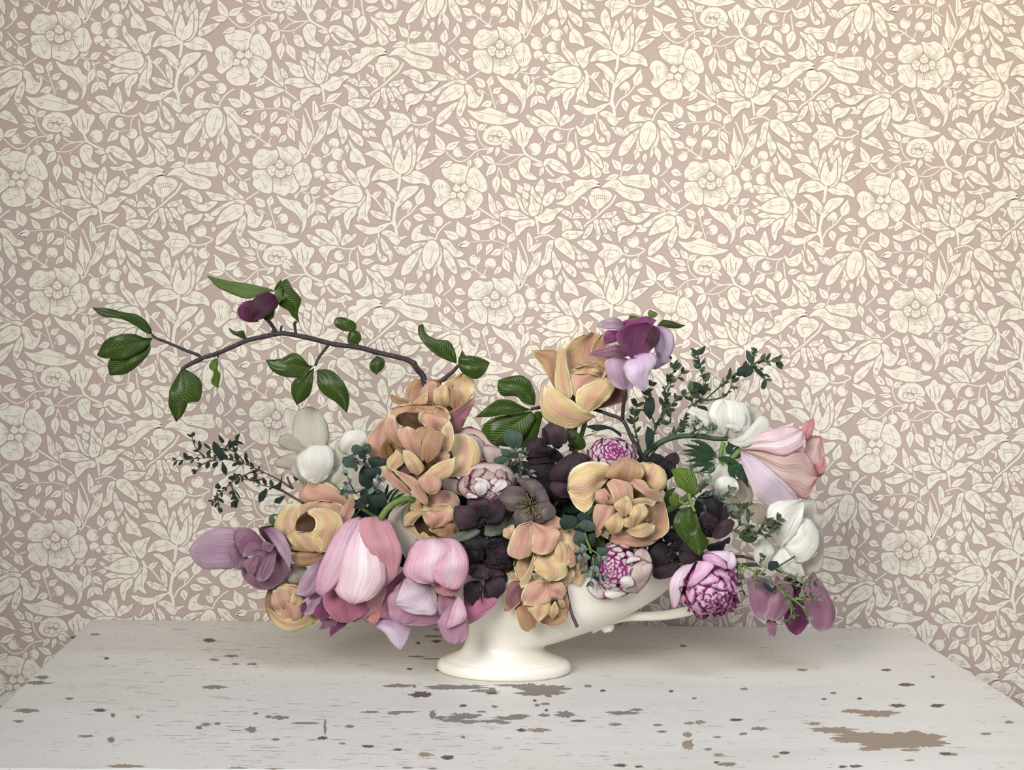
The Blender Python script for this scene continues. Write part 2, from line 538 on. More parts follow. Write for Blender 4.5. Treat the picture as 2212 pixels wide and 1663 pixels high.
def parse_pattern():
    fr = None; lay = 0; out = []
    rnd = random.Random(3); cnt = [0]
    def put(kind, pts, wob=0.0):
        q = np.array([paper(fr[0]+x/fr[2], fr[1]+y/fr[2]) for x, y in pts]); cnt[0] += 1; out.append((kind, lay+(cnt[0] % 9)*.1, q))
    def ribbon(pts, w0, w1, n=4):
        c = cat(pts, n); t = np.gradient(c, axis=0); nn = np.stack([-t[:, 1], t[:, 0]], 1)/(np.linalg.norm(t, axis=1)[:, None]+1e-9)
        ww = np.linspace(w0, w1, len(c))[:, None]/2
        return list(c+nn*ww)+list((c-nn*ww)[::-1])
    def strokes(outline, k):   # woodcut shading inside a petal: short tapered cuts along its long axis
        P = np.asarray(outline); c = P.mean(0); u, s, vt = np.linalg.svd(P-c); ax = vt[0]; sd = vt[1]
        pr = (P-c)@ax; L = pr.max()-pr.min(); sgn = 1 if rnd.random() < .5 else -1
        pw = (P-c)@sd; Wd = pw.max()-pw.min()
        if L < 26*sc or Wd < 12*sc: return
        # long vein
        a = c+ax*pr.min()*.66+sd*Wd*.05*sgn; b = c+ax*pr.max()*.60-sd*Wd*.04*sgn; mid = c+sd*Wd*.07*sgn
        put('d', ribbon([a, mid, b], 2.5*sc, 6.0*sc, 3))
        nl = 2 if Wd < 55*sc else 3
        for e in (1, -1):
            for j in range(-nl, nl+1):
                if j == 0 or rnd.random() < .22: continue
                o = c+ax*e*L*(.13+.05*rnd.random())+sd*j/nl*Wd*.30
                if abs(j)/nl*Wd*.30 < 5*sc: continue
                ln2 = L*(.13+.08*rnd.random())*(1.1-.4*abs(j)/nl)
                put('d', ribbon([o, o+ax*e*ln2*.5+sd*j/nl*2.5*sc, o+ax*e*ln2-sd*j/nl*2.0*sc], 5.5*sc, 1.2*sc, 2))
    for ln in PAT.strip().splitlines():
        if ln[0] == '#': fr = FR[ln[1]]; sc = fr[2]/3.6867; continue
        if ln[0] == 'G': lay = 0; continue
        tk = ln.split(); k = tk[0]
        if k in 'PQ':
            pts = [tuple(map(float, t.split(','))) for t in tk[1:]]
            if len(pts) < 3: continue
            o = cat(pts, 3, True)
            if k == 'P': put('d', offs(o, 9.5*sc))
            lay += 1; put('c', o); lay += 1; strokes(o, 2); lay += 1
        elif k in 'LD':
            b, t = [np.array(list(map(float, x.split(',')))) for x in tk[1:3]]; wd = float(tk[3]); d = t-b; n = np.array([-d[1], d[0]])/np.linalg.norm(d)
            if wd < 0:
                put('d', ribbon([b, (b+t)/2, t], 4*sc, -wd*sc*.9, 2)); lay += 1; continue
            s = n*wd*.5; tw = n*wd*.10*(1 if rnd.random() < .5 else -1)
            o = cat([b, b+d*.12+s*.55, b+d*.33+s*1.0, b+d*.6+s*.82, b+d*.83+s*.34+tw, t+tw*.6, b+d*.83-s*.30+tw, b+d*.6-s*.80, b+d*.33-s*1.0, b+d*.12-s*.55], 3, True)
            (put('d', offs(o, 4.5*sc)) if wd > 34*sc else None); lay += 1; put('c', o); lay += 1
            if k == 'L': put('d', ribbon([b+d*.16, b+d*.42+tw*.8, b+d*.72], 2.5*sc, 7*sc, 2)); lay += 1
            elif wd > 30*sc:
                for j in (-.3, .3): put('d', ribbon([b+d*.25+s*j*.7, b+d*.5+s*j*1.1, b+d*.7+s*j*.8], 1*sc, 3.6*sc, 2))
                lay += 1
        elif k == 'B':
            c = np.array(list(map(float, tk[1].split(',')))); r = float(tk[2]); a = rnd.random()*6.28
            o = []
            for q in range(26):
                th = 2*math.pi*q/26; rr = r*(1.04-.50*math.exp(-((th-math.pi)/.36)**2)); o.append(c+rr*np.array([math.cos(th+a), math.sin(th+a)])*.92)
            put('d', offs(np.array(o), 3.5*sc)); lay += 1; put('c', o); lay += 1
            if r > 30*sc:
                for q in (-.35, .1, .5):
                    for e in (1, -1):
                        ang = a+math.pi+e*(.55+q*.7); p0 = c+r*.42*np.array([math.cos(ang), math.sin(ang)]); p1 = c+r*.78*np.array([math.cos(ang+.12*e), math.sin(ang+.12*e)])
                        put('d', ribbon([p0, (p0+p1)/2, p1], 2.5*sc, 5.5*sc, 1))
            lay += 1
        elif k in 'SK':
            if k == 'S': wd = float(tk[1]); pts = [np.array(list(map(float, t.split(',')))) for t in tk[2:]]; put('c', ribbon(pts, wd, wd*.85)); lay += 1
            else: pts = [np.array(list(map(float, t.split(',')))) for t in tk[1:]]; put('d', ribbon(pts, 5*sc, 3*sc)); lay += 1
        elif k == 'C':
            c = list(map(float, tk[1].split(','))); rx, ry = float(tk[2]), float(tk[3])
            put('d', [(c[0]+rx*.72*math.cos(t/20*6.283), c[1]+ry*.72*math.sin(t/20*6.283)) for t in range(20)]); lay += 1
        elif k == 'R':
            c = np.array(list(map(float, tk[1].split(',')))); r0, r1, n = float(tk[2]), float(tk[3]), int(tk[4])
            for q in range(n):
                th = 2*math.pi*(q+.3*rnd.random())/n; e = np.array([math.cos(th), math.sin(th)*.88]); rr = r1*(.82+.25*rnd.random())
                put('d', ribbon([c+e*r0*.7, c+e*(r0+rr)/2, c+e*rr], 8*sc, 1.5*sc, 1))
                if q % 4 == 0:
                    for z in (-.05, 0.02, .09):
                        e2 = np.array([math.cos(th+z), math.sin(th+z)*.86]); put('d', ribbon([c+e2*r1*1.24, c+e2*r1*1.30, c+e2*r1*(1.36)], 5*sc, 3*sc, 1))
            lay += 1
        elif k == 'H':
            a, b = [np.array(list(map(float, x.split(',')))) for x in tk[1:3]]; n = int(tk[3]); ang = math.radians(float(tk[4])); ln_ = float(tk[5])
            e = np.array([math.cos(ang), -math.sin(ang)])*ln_/2
            for q in range(n):
                c = a+(b-a)*q/(n-1); put('d', ribbon([c-e, c+e*.1, c+e], 5*sc, 1.5*sc, 1))
            lay += 1
    return out
shapes = parse_pattern()
# one mesh for the wall: the sheet of paper plus the printed ink lying on it
V, Fc, MI = [], [], []
WX0, WX1, WZ1 = -1.05, 1.35, 2.35
V += [(WX0, 0, 0), (WX1, 0, 0), (WX1, 0, WZ1), (WX0, 0, WZ1), (WX0, .12, 0), (WX1, .12, 0), (WX1, .12, WZ1), (WX0, .12, WZ1)]
Fc += [(0, 1, 2, 3), (5, 4, 7, 6), (3, 2, 6, 7), (0, 4, 5, 1), (0, 3, 7, 4), (1, 5, 6, 2)]; MI += [0]*6
for i in range(-4, 8):
    for j in range(-5, 6):
        ox, oz = i*PW/2, -j*PH-(i % 2)*PH/2
        for kind, lay, q in shapes:
            X = q[:, 0]+ox; Z = q[:, 1]+oz; wx, wz = unpaper(X, Z)
            if wx.min() < WX0 or wx.max() > WX1 or wz.min() < 0.35 or wz.max() > WZ1: continue
            mx, mz = wx.mean(), wz.mean()
            if mx < -1.02 or mx > 1.32 or mz > 2.3: continue
            b = len(V); y = -(2.0e-5+lay*0.9e-5)
            V += [(a, y, c) for a, c in zip(wx, wz)]
            Fc.append(tuple(range(b, b+len(q)))); MI.append(1 if kind == 'c' else 2)
def paper_mat(c, var=.04, rough=.75):
    def bld(nt, out):
        n = N(nt); g = n.n('ShaderNodeNewGeometry').outputs['Position']
        t = n.noise(g, 900, 2); t2 = n.noise(g, 4, 2)
        f = n.math('ADD', n.math('MULTIPLY', t, var), n.math('MULTIPLY', t2, var*.6))
        col = n.mix(f, c, tuple(x*.25 for x in c))
        bp = n.n('ShaderNodeBump', {'Height': t, 'Strength': .25, 'Distance': .0004}).outputs[0]
        b = n.n('ShaderNodeBsdfPrincipled', {'Base Color': col, 'Roughness': rough, 'Normal': bp, 'Specular IOR Level': .25}).outputs[0]
        nt.links.new(b, out.inputs[0])
    return bld
PG = (0.475, 0.375, 0.325); PC = (0.78, 0.735, 0.615); PD = (0.44, 0.345, 0.295)
m_ground = mat('paper_ground', paper_mat(PG)); m_cream = mat('paper_cream_ink', paper_mat(PC)); m_cut = mat('paper_cut_lines', paper_mat(PD))
me = bpy.data.meshes.new('wall_back'); me.from_pydata(V, [], Fc)
for m_ in (m_ground, m_cream, m_cut): me.materials.append(m_)
me.polygons.foreach_set('material_index', MI)
wall = bpy.data.objects.new('wall_back', me); C.objects.link(wall)
tag(wall, 'wall covered in dusty pink and cream block-printed leafy floral paper', kind='structure')
# butt joints between the strips of paper
for k in (0, 1, -1):
    mb = MB(); pts = []
    for zz in (2.3, 0.4):
        X0, Z0 = paper(943, 0); X, Z = unpaper(X0+k*PW, zz-ZO-AZ); pts.append((X, -0.0003, Z))
    a, b = Vector(pts[0]), Vector(pts[1]); h = Vector((.00012, 0, 0)); t_ = Vector((0, .0004, 0))
    mb.add([a-h, a+h, b+h, b-h, a-h+t_, a+h+t_, b+h+t_, b-h+t_], [(0, 1, 2, 3), (7, 6, 5, 4), (0, 4, 5, 1), (3, 2, 6, 7), (0, 3, 7, 4), (1, 5, 6, 2)])
    mb.build('paper_seam', m_cut, wall, False)
# floor
meshobj_floor = meshobj('floor', [(-2.5, .12, -.03), (3, .12, -.03), (3, -4, -.03), (-2.5, -4, -.03), (-2.5, .12, 0), (3, .12, 0), (3, -4, 0), (-2.5, -4, 0)],
    [(0, 1, 2, 3), (4, 7, 6, 5), (0, 4, 5, 1), (3, 2, 6, 7), (0, 3, 7, 4), (1, 5, 6, 2)], mat('floor_boards', paper_mat((.30, .24, .18), .2, .5)), None, False)
tag(meshobj_floor, kind='structure')
# ---------------------------------------------------------------- painted table
def paint_build(nt, out):
    n = N(nt); tc = n.n('ShaderNodeTexCoord').outputs['Object']
    st = n.n('ShaderNodeMapping', {'Vector': tc, 'Scale': (1, 4.5, 4.5)}).outputs[0]
    base = n.mix(n.noise(st, 5, 4), (.61, .58, .515), (.71, .69, .64))
    stain = n.ss(n.noise(st, 3.1, 5, .6), .5, .74)
    base = n.mix(n.math('MULTIPLY', stain, .35), base, (.50, .45, .37))
    fine = n.noise(n.n('ShaderNodeMapping', {'Vector': tc, 'Scale': (1, 9, 9)}).outputs[0], 34, 6, .7)
    big = n.noise(tc, 2.6, 2)
    thr = n.math('SUBTRACT', .665, n.math('MULTIPLY', n.ss(big, .4, .65), .055))
    chip = n.ss(n.math('SUBTRACT', fine, thr), 0, .012)
    spk = n.ss(n.noise(n.n('ShaderNodeMapping', {'Vector': tc, 'Scale': (1, 3, 3)}).outputs[0], 90, 3, .6), .685, .70)
    grain = n.noise(n.n('ShaderNodeMapping', {'Vector': tc, 'Scale': (2, 40, 40)}).outputs[0], 8, 3)
    col = n.mix(n.math('MAXIMUM', chip, n.math('MULTIPLY', spk, .8)), base, (.20, .155, .12))
    h = n.math('SUBTRACT', n.math('MULTIPLY', grain, .4), chip)
    bp = n.n('ShaderNodeBump', {'Height': h, 'Strength': .5, 'Distance': .0006}).outputs[0]
    b = n.n('ShaderNodeBsdfPrincipled', {'Base Color': col, 'Roughness': .42, 'Normal': bp, 'Specular IOR Level': .5}).outputs[0]
    nt.links.new(b, out.inputs[0])
m_paint = mat('worn_cream_paint', paint_build)
def wood_build(c1, c2, rough=.7):
    def f(nt, out):
        n = N(nt); tc = n.n('ShaderNodeTexCoord').outputs['Object']
        st = n.n('ShaderNodeMapping', {'Vector': tc, 'Scale': (1, 12, 12)}).outputs[0]
        col = n.mix(n.noise(st, 22, 4), c1, c2)
        b = n.n('ShaderNodeBsdfPrincipled', {'Base Color': col, 'Roughness': rough}).outputs[0]; nt.links.new(b, out.inputs[0])
    return f
m_wood = mat('bare_wood', wood_build((.22, .17, .125), (.36, .28, .20)))
m_woodg = mat('bare_wood_grey', wood_build((.17, .138, .118), (.28, .24, .21)))
m_woodd = mat('dark_chip', wood_build((.07, .05, .045), (.16, .12, .10)))
table = thing('table', 'rectangular table with chipped cream-white painted top against the papered wall', 'table', (0.075, -0.29, 0))
XL, XR, YF, YB = -0.4215, 0.575, -0.588, -0.0005
def wob(t, s): return 0.0022*noise.noise(Vector((t*22, s, 0))) + 0.0009*noise.noise(Vector((t*90, s, 3)))
def top_mesh():
    nx, ny = 60, 40; ring = []
    for i in range(nx): t = i/nx; ring.append((XL+(XR-XL)*t, YB))
    for i in range(ny): t = i/ny; ring.append((XR+wob(t, 1), YB+(YF-YB)*t))
    for i in range(nx): t = i/nx; ring.append((XR+(XL-XR)*t, YF+wob(t, 5)))
    for i in range(ny): t = i/ny; ring.append((XL+wob(t, 9), YF+(YB-YF)*t))
    n = len(ring); cx, cy = .075, -.29; V = []; lv = [(0, .985, 0), (-.0015, .9985, .0), (-.004, 1, .0), (-.020, 1, 0), (-.022, .998, 0)]
    for dz, s, _ in lv:
        for x, y in ring:
            sx_ = 1 if dz < -.003 else (1-(.0035 if dz == 0 else .0008)/abs((XR-XL)/2))
            V.append((cx+(x-cx)*sx_, cy+(y-cy)*sx_, TZ+dz))
    Fc = [tuple(range(n))]
    Fc[0] = tuple(reversed(Fc[0]))
    for l in range(len(lv)-1):
        for i in range(n): j = (i+1) % n; Fc.append((l*n+i, l*n+j, (l+1)*n+j, (l+1)*n+i))
    Fc.append(tuple((len(lv)-1)*n+i for i in range(n)))
    return V, Fc
me_top = meshobj('tabletop', *top_mesh(), m_paint, table, False)
bmx = bmesh.new(); bmx.from_mesh(me_top.data); bmesh.ops.recalc_face_normals(bmx, faces=bmx.faces); bmx.to_mesh(me_top.data); bmx.free()
def box(name, x0, x1, y0, y1, z0, z1, m, parent):
    o = meshobj(name, [(x0, y0, z0), (x1, y0, z0), (x1, y1, z0), (x0, y1, z0), (x0, y0, z1), (x1, y0, z1), (x1, y1, z1), (x0, y1, z1)],
        [(3, 2, 1, 0), (4, 5, 6, 7), (0, 1, 5, 4), (2, 3, 7, 6), (1, 2, 6, 5), (3, 0, 4, 7)], m, parent, False)
    bv = o.modifiers.new('b', 'BEVEL'); bv.width = .002; bv.segments = 2; return o
for x0 in (XL+.03, XR-.085):
    for y0 in (YF+.03, YB-.085): box('leg', x0, x0+.055, y0, y0+.055, 0, TZ-.022, m_paint, table)
box('apron', XL+.085, XR-.085, YF+.036, YF+.056, TZ-.11, TZ-.022, m_paint, table)
box('apron', XL+.085, XR-.085, YB-.06, YB-.04, TZ-.11, TZ-.022, m_paint, table)
box('apron', XL+.036, XL+.056, YF+.085, YB-.085, TZ-.11, TZ-.022, m_paint, table)
box('apron', XR-.056, XR-.036, YF+.085, YB-.085, TZ-.11, TZ-.022, m_paint, table)
# flaked places: photo x, y, width, height, ragged, wood (g grey, w warm, d dark)
FLK = """462,1484,50,9,g 450,1383,26,8,d 205,1370,20,5,w 230,1422,10,5,d 500,1417,28,6,g 462,1425,20,5,g 545,1434,22,5,g 508,1434,18,4,g
215,1534,26,7,d 240,1598,16,12,g 185,1590,34,5,g 150,1509,18,5,g 244,1545,10,10,g 298,1549,8,6,g
552,1541,10,6,g 580,1548,16,6,g 605,1550,40,8,g 543,1576,22,14,g 660,1562,60,5,g 702,1570,6,34,g 596,1597,16,6,g 697,1594,22,7,d 755,1569,18,7,g
445,1565,20,8,g 430,1571,14,8,g 470,1563,14,6,g 795,1612,22,6,d 740,1606,14,5,w 860,1619,18,5,d 918,1630,34,9,w 966,1636,28,10,d 1000,1592,10,6,g
270,1655,70,9,w 510,1660,40,6,w 590,1662,36,5,w 880,1658,24,5,w 60,1535,50,10,g 40,1558,20,6,g 80,1475,50,8,g 92,1463,30,8,g 150,1376,26,6,g
908,1500,54,12,d 895,1482,8,8,g 1062,1497,30,6,d 1062,1490,16,10,g 1000,1484,120,9,g 960,1485,80,9,g 860,1481,70,7,g 1040,1492,60,6,g
1170,1490,110,26,g 1140,1484,60,14,g 1200,1497,40,8,g 1100,1480,60,5,g
1000,1547,70,14,g 975,1556,60,8,g 1012,1559,46,9,g 1060,1558,50,7,g 1088,1561,30,6,g 935,1544,14,18,g 950,1550,26,8,g 870,1538,60,5,g 850,1541,30,6,g 800,1538,40,5,g
1000,1524,16,6,d 1068,1526,14,5,g 1040,1537,20,4,g 1120,1546,50,8,g 1100,1551,70,8,g 1220,1543,46,14,g 1175,1545,26,7,g 1250,1557,34,5,d 1165,1577,50,9,w 1125,1577,20,7,d
1160,1523,12,6,g 1155,1513,8,5,d 1345,1540,70,8,g 1375,1533,30,6,g 1330,1565,26,6,g 1420,1566,22,5,g 1590,1555,26,6,d 1640,1574,40,7,g 1485,1587,22,12,w 1485,1609,24,20,w
1512,1560,20,9,w 1490,1562,22,7,w 1550,1592,20,5,w 1552,1630,20,6,w 1530,1618,16,6,g 1430,1580,22,5,g 1695,1626,24,6,d 1676,1634,18,6,w 1605,1585,18,5,g
1895,1541,80,16,w 1845,1536,60,8,w 1800,1577,90,14,w 1850,1590,110,20,w 1900,1597,130,24,w 1955,1592,110,26,w 1830,1600,60,10,w 1930,1610,140,14,w 2000,1604,90,20,w 1880,1617,50,10,w 1965,1620,40,6,w 1760,1563,30,7,w 1775,1576,40,6,w 2010,1592,60,14,w
1960,1479,32,7,d 1940,1524,32,8,d 2024,1524,30,8,d 1733,1447,24,5,g 1915,1447,22,5,d 2130,1585,24,5,g 2045,1628,30,7,d 2060,1630,20,5,w 1965,1642,22,4,w 1800,1497,12,5,g 1608,1488,18,5,g 1857,1509,10,5,d 1780,1510,10,4,d 1500,1508,10,5,g
1270,1482,16,6,g 1302,1492,12,5,d 1180,1534,8,6,d 1178,1520,20,5,g 935,1660,18,4,g 1570,1651,40,8,g 1340,1653,30,7,d 1380,1656,20,5,d 1450,1493,10,5,d 1475,1395,16,6,g 1548,1647,12,5,d
1848,1655,26,6,d 1820,1656,18,6,d 2015,1462,10,5,g 2180,1560,20,6,g 950,1447,18,4,d 885,1445,14,4,d 942,1385,20,6,d 935,1374,40,5,w 903,1389,10,6,d 950,1360,30,4,w 1040,1366,24,4,w 900,1418,36,4,g 930,1423,40,3,g 1030,1424,20,4,g"""
TP = {'g': MB(), 'w': MB(), 'd': MB()}
rf = random.Random(11)
for k, tkn in enumerate(FLK.split()):
    x, y, w_, h_, m_ = tkn.split(','); x, y, w_, h_ = map(float, (x, y, w_, h_))
    n_ = 46; pts = []
    for i in range(n_):
        th = 2*math.pi*i/n_; r = .95+.6*noise.noise(Vector((math.cos(th)*2.2+k*3.1, math.sin(th)*2.2, 0)))+.55*noise.noise(Vector((math.cos(th)*7+k*3.1, math.sin(th)*7, 2)))+(.24*rf.random()-.12)
        pts.append(ontable(x+w_*.5*math.cos(th)*r, y+h_*.5*math.sin(th)*(.5+.5*r)*(.75+.5*rf.random())))
    pts = [p for p in pts]
    c = sum(pts, Vector())/n_; b = [Vector((p.x, p.y, TZ+.00012)) for p in pts]
    b = [Vector((min(max(p.x, XL+.004), XR-.004), max(p.y, YF+.004), p.z)) for p in b]
    TP[m_].add(b+[c*1.0+Vector((0, 0, TZ+.0002-c.z))]+[p-Vector((0, 0, .0006)) for p in b], [(i, (i+1) % n_, n_) for i in range(n_)]+[(i, n_+1+i, n_+1+(i+1) % n_, (i+1) % n_) for i in range(n_)])
for k_, nm, mm, lb in (('g', 'paint_chip', m_woodg, 'flaked spots showing greyed wood'), ('w', 'paint_chip', m_wood, 'flaked spots showing warm bare wood'), ('d', 'paint_chip', m_woodd, 'small dark dents in the paint')):
    o = TP[k_].build(nm, mm, table, False); tag(o, lb, kind='stuff')

# ---------------------------------------------------------------- vase
def cer_build(nt, out):
    n = N(nt); g = n.n('ShaderNodeNewGeometry').outputs['Position']
    col = n.mix(n.noise(g, 30, 3), (.84, .80, .70), (.80, .76, .655))
    bp = n.n('ShaderNodeBump', {'Height': n.noise(g, 60, 3), 'Strength': .08, 'Distance': .002}).outputs[0]
    b = n.n('ShaderNodeBsdfPrincipled', {'Base Color': col, 'Roughness': .34, 'Normal': bp, 'Subsurface Weight': .12, 'Subsurface Radius': (.01, .008, .005), 'Subsurface Scale': .5}).outputs[0]
    nt.links.new(b, out.inputs[0])
m_cer = mat('cream_earthenware', cer_build)
vase = thing('vase', 'cream footed mantel vase with flared boat body and curled side handle on the table', 'vase', (at(1088, 1440).x, YV, TZ))
def ringV(cx, cz, rx, ry, n, cy=YV, p=2.0):
    out = []
    for i in range(n):
        th = 2*math.pi*i/n; c, s = math.cos(th), math.sin(th)
        out.append((cx+rx*math.copysign(abs(c)**(2/p), c), cy+ry*math.copysign(abs(s)**(2/p), s), cz))
    return out
def sil(yl, l, r, ry, p=2.0):               # silhouette row: photo row, left, right edge -> ring
    a, b = at(l, yl), at(r, yl); return (a.x+b.x)/2, (a.z+b.z)/2, (b.x-a.x)/2, ry, p
def row(zmm, l, r, ry): a, b = at(l, 1440), at(r, 1440); return ((a.x+b.x)/2, TZ+zmm*.001, (b.x-a.x)/2, ry, 2.0)
seq = [row(*q) for q in ((0, 951, 1227, .049), (2, 945, 1232, .051), (6, 944, 1233, .0515), (9.5, 947, 1230, .0505), (11.8, 954, 1223, .0485), (12.8, 961, 1216, .0462), (13.8, 965, 1212, .0452), (15.5, 972, 1205, .043),
    (18.5, 986, 1190, .038), (22, 995, 1178, .034), (26, 1000, 1174, .0315), (30, 1003, 1184, .031), (34, 1004, 1212, .032), (39, 1003, 1242, .034), (46, 998, 1280, .038), (56, 980, 1325, .044), (69, 935, 1376, .050),
    (83, 870, 1420, .054), (98, 820, 1453, .058), (111, 790, 1478, .060), (115, 782, 1486, .061))]
nn = 64; V = []; Fc = []
prof = cat([list(s) for s in seq], 3)
inner = [(s[0], s[1]-(.0 if i == 0 else .0), s[2]-.005, s[3]-.005, s[4]) for i, s in enumerate(prof[::-1][:22])]
for s in list(prof)+inner: V += ringV(s[0], s[1], s[2], s[3], nn, YV, s[4])
L_ = len(prof)+len(inner)
for l in range(L_-1):
    for i in range(nn): j = (i+1) % nn; Fc.append((l*nn+i, l*nn+j, (l+1)*nn+j, (l+1)*nn+i))
Fc.append(tuple(range(nn))[::-1]); Fc.append(tuple((L_-1)*nn+i for i in range(nn)))
body = meshobj('body', V, Fc, m_cer, vase)
# raised round bead of the foot is in the profile; the handle springs from under the bowl, runs out and turns back up to the rim
hp = [at(1275, 1345, 6), at(1312, 1337, 5), at(1350, 1332, 3), at(1400, 1331, 2), at(1450, 1327, 0), at(1500, 1315, -2), at(1535, 1290, -4), at(1540, 1255, -6), at(1515, 1225, -6), at(1480, 1208, -4)]
hr = [.0120, .0078, .0052, .0050, .0052, .0055, .0055, .0052, .0055, .0070]
hc = cat([list(p)+[r*1.0] for p, r in zip(hp, hr)], 5)
V, Fc = tube_data([h[:3] for h in hc], [h[3] for h in hc], 14)
meshobj('handle', V, Fc, m_cer, vase)
cp = [at(1290, 1336, 6), at(1303, 1345, 6), at(1311, 1353, 6), at(1316, 1360, 6), at(1318, 1365, 6)]
cc = cat([list(p)+[r] for p, r in zip(cp, (.011, .0085, .0072, .0062, .0015))], 4)
V, Fc = tube_data([h[:3] for h in cc], [h[3] for h in cc], 14); meshobj('handle_curl', V, Fc, m_cer, vase)
# ---------------------------------------------------------------- petals, leaves, stems
FRM = {'F1': (380, 560, 5.53), 'F2': (780, 660, 5.53), 'F3': (180, 620, 5.53), 'F4': (1000, 660, 4.424), 'F5': (1350, 720, 4.424),
       'F6': (360, 860, 4.424), 'F7': (700, 900, 4.424), 'F8': (380, 1060, 4.424), 'G1': (780, 1060, 3.78), 'G2': (1050, 900, 4.424),
       'G3': (1050, 1060, 4.424), 'G4': (1380, 1040, 4.62), 'N': (0, 0, 1)}
def petal_build(cin, cedge, cmid, dark=None, trans=.28, rough=.5, edge=(.72, 1.0), vein=.35, picotee=None, base=None, streak=34, sheen=0.0, coat=0.0, side=False):
    """colour by uv: u along the petal (0 base, 1 tip), v across (0..1)"""
    def f(nt, out):
        n = N(nt); uv = n.n('ShaderNodeUVMap').outputs[0]; sp = n.n('ShaderNodeSeparateXYZ', {0: uv}); u, v = sp.outputs[0], sp.outputs[1]
        av = n.math('ABSOLUTE', n.math('MULTIPLY', n.math('SUBTRACT', v, .5), 2.0))
        g = n.n('ShaderNodeNewGeometry').outputs['Position']
        nz = n.noise(g, 55, 3); oi = n.n('ShaderNodeObjectInfo').outputs['Random']
        e = n.math('MAXIMUM', av, n.math('SUBTRACT', n.math('MULTIPLY', u, 1.12), .12)); e = n.math('ADD', e, n.math('MULTIPLY', n.math('SUBTRACT', nz, .5), .35))
        ef = n.ss(e, edge[0], edge[1])
        col = n.mix(ef, cin, cedge)
        mf = n.math('MULTIPLY', n.math('SUBTRACT', 1.0, n.ss(av, 0.0, .45)), n.math('SUBTRACT', 1.0, n.ss(u, .55, 1.0)))
        col = n.mix(n.math('MULTIPLY', mf, .75), col, cmid)
        if base is not None: col = n.mix(n.math('SUBTRACT', 1.0, n.ss(u, base[1], base[2])), col, base[0])
        stv = n.n('ShaderNodeCombineXYZ', {0: n.math('MULTIPLY', u, 1.6), 1: n.math('MULTIPLY', v, streak), 2: n.math('MULTIPLY', oi, 40)}).outputs[0]
        st = n.noise(stv, 1.0, 3, .6)
        col = n.mix(n.math('MULTIPLY', n.ss(st, .52, .80), vein), col, dark if dark else tuple(x*.6 for x in cin))
        if picotee:                        # fringed coloured margin running into branching veins
            pc, p0, p1 = picotee
            ee = n.math('ADD', n.math('MAXIMUM', av, u), n.math('MULTIPLY', n.math('SUBTRACT', n.noise(stv, 2.2, 4, .7), .5), .55))
            col = n.mix(n.ss(ee, p0, p1), col, pc)
        if side:
            wv = n.math('SINE', n.math('MULTIPLY', n.math('SUBTRACT', n.math('ADD', u, n.math('MULTIPLY', n.math('SUBTRACT', nz, .5), .06)), n.math('MULTIPLY', av, .22)), 62))
            col = n.mix(n.math('MULTIPLY', n.ss(wv, .75, 1.0), .25), col, tuple(min(1, x*1.6) for x in cin))
            col = n.mix(n.math('MULTIPLY', n.ss(n.math('SUBTRACT', 1.0, av), .955, .985), .7), col, tuple(min(1, x*2.0) for x in cin))
            st = n.math('ADD', n.math('MULTIPLY', st, .4), n.math('MULTIPLY', n.math('ABSOLUTE', wv), -.8))
        bp = n.n('ShaderNodeBump', {'Height': st, 'Strength': .8, 'Distance': .0016}).outputs[0]
        b = n.n('ShaderNodeBsdfPrincipled', {'Base Color': col, 'Roughness': rough, 'Normal': bp, 'Specular IOR Level': .35, 'Sheen Weight': sheen, 'Coat Weight': coat, 'Coat Roughness': .25}).outputs[0]
        t = n.n('ShaderNodeBsdfTranslucent', {'Color': col}).outputs[0]
        mx = n.n('ShaderNodeMixShader', {0: trans, 1: b, 2: t}).outputs[0]
        nt.links.new(mx, out.inputs[0])
    return f
def MP(name, *a, **k): return mat(name, petal_build(*a, **k))
M = {}
M['car'] = MP('caramel_petal', (.46, .28, .15), (.84, .70, .40), (.37, .17, .12), dark=(.30, .14, .085), trans=.12, vein=.5, edge=(.80, 1.03))
M['carp'] = MP('caramel_pink_petal', (.61, .365, .25), (.90, .78, .50), (.47, .21, .17), dark=(.44, .20, .15), trans=.12, vein=.5, edge=(.74, 1.02))
M['cary'] = MP('caramel_yellow_petal', (.68, .50, .25), (.93, .86, .56), (.55, .29, .22), dark=(.47, .26, .16), trans=.12, vein=.45, edge=(.72, 1.0))
M['cardk'] = MP('caramel_hollow_shade', (.22, .11, .04), (.46, .30, .11), (.16, .065, .025), trans=.1)  # shade inside the blooms, put into the colour of these petals
M['thr'] = MP('deep_hollow_shade', (.085, .04, .014), (.14, .07, .025), (.06, .025, .01), trans=.05)  # deepest hollows: their shade is painted on as a near-black petal
M['carm'] = MP('caramel_mauve_petal', (.27, .115, .115), (.62, .45, .24), (.19, .065, .09), trans=.1)
M['carw'] = MP('pale_outer_petal', (.48, .42, .35), (.60, .54, .42), (.38, .30, .22), trans=.2)
M['pink'] = MP('pink_petal', (.69, .40, .47), (.66, .31, .45), (.78, .62, .66), dark=(.58, .25, .36), trans=.16, vein=.4, streak=26)
M['pinkl'] = MP('light_pink_petal', (.78, .57, .60), (.72, .41, .50), (.90, .82, .80), dark=(.62, .36, .44), trans=.16, vein=.35, streak=26)
M['pinkc'] = MP('coral_pink_petal', (.60, .29, .32), (.66, .37, .43), (.52, .25, .27), dark=(.46, .19, .22), trans=.16)
M['pinkd'] = MP('rose_pink_petal', (.50, .18, .26), (.62, .29, .37), (.42, .14, .22), trans=.2)
M['pinkm'] = MP('mauve_pink_petal', (.47, .25, .34), (.58, .36, .44), (.40, .19, .28), trans=.16)
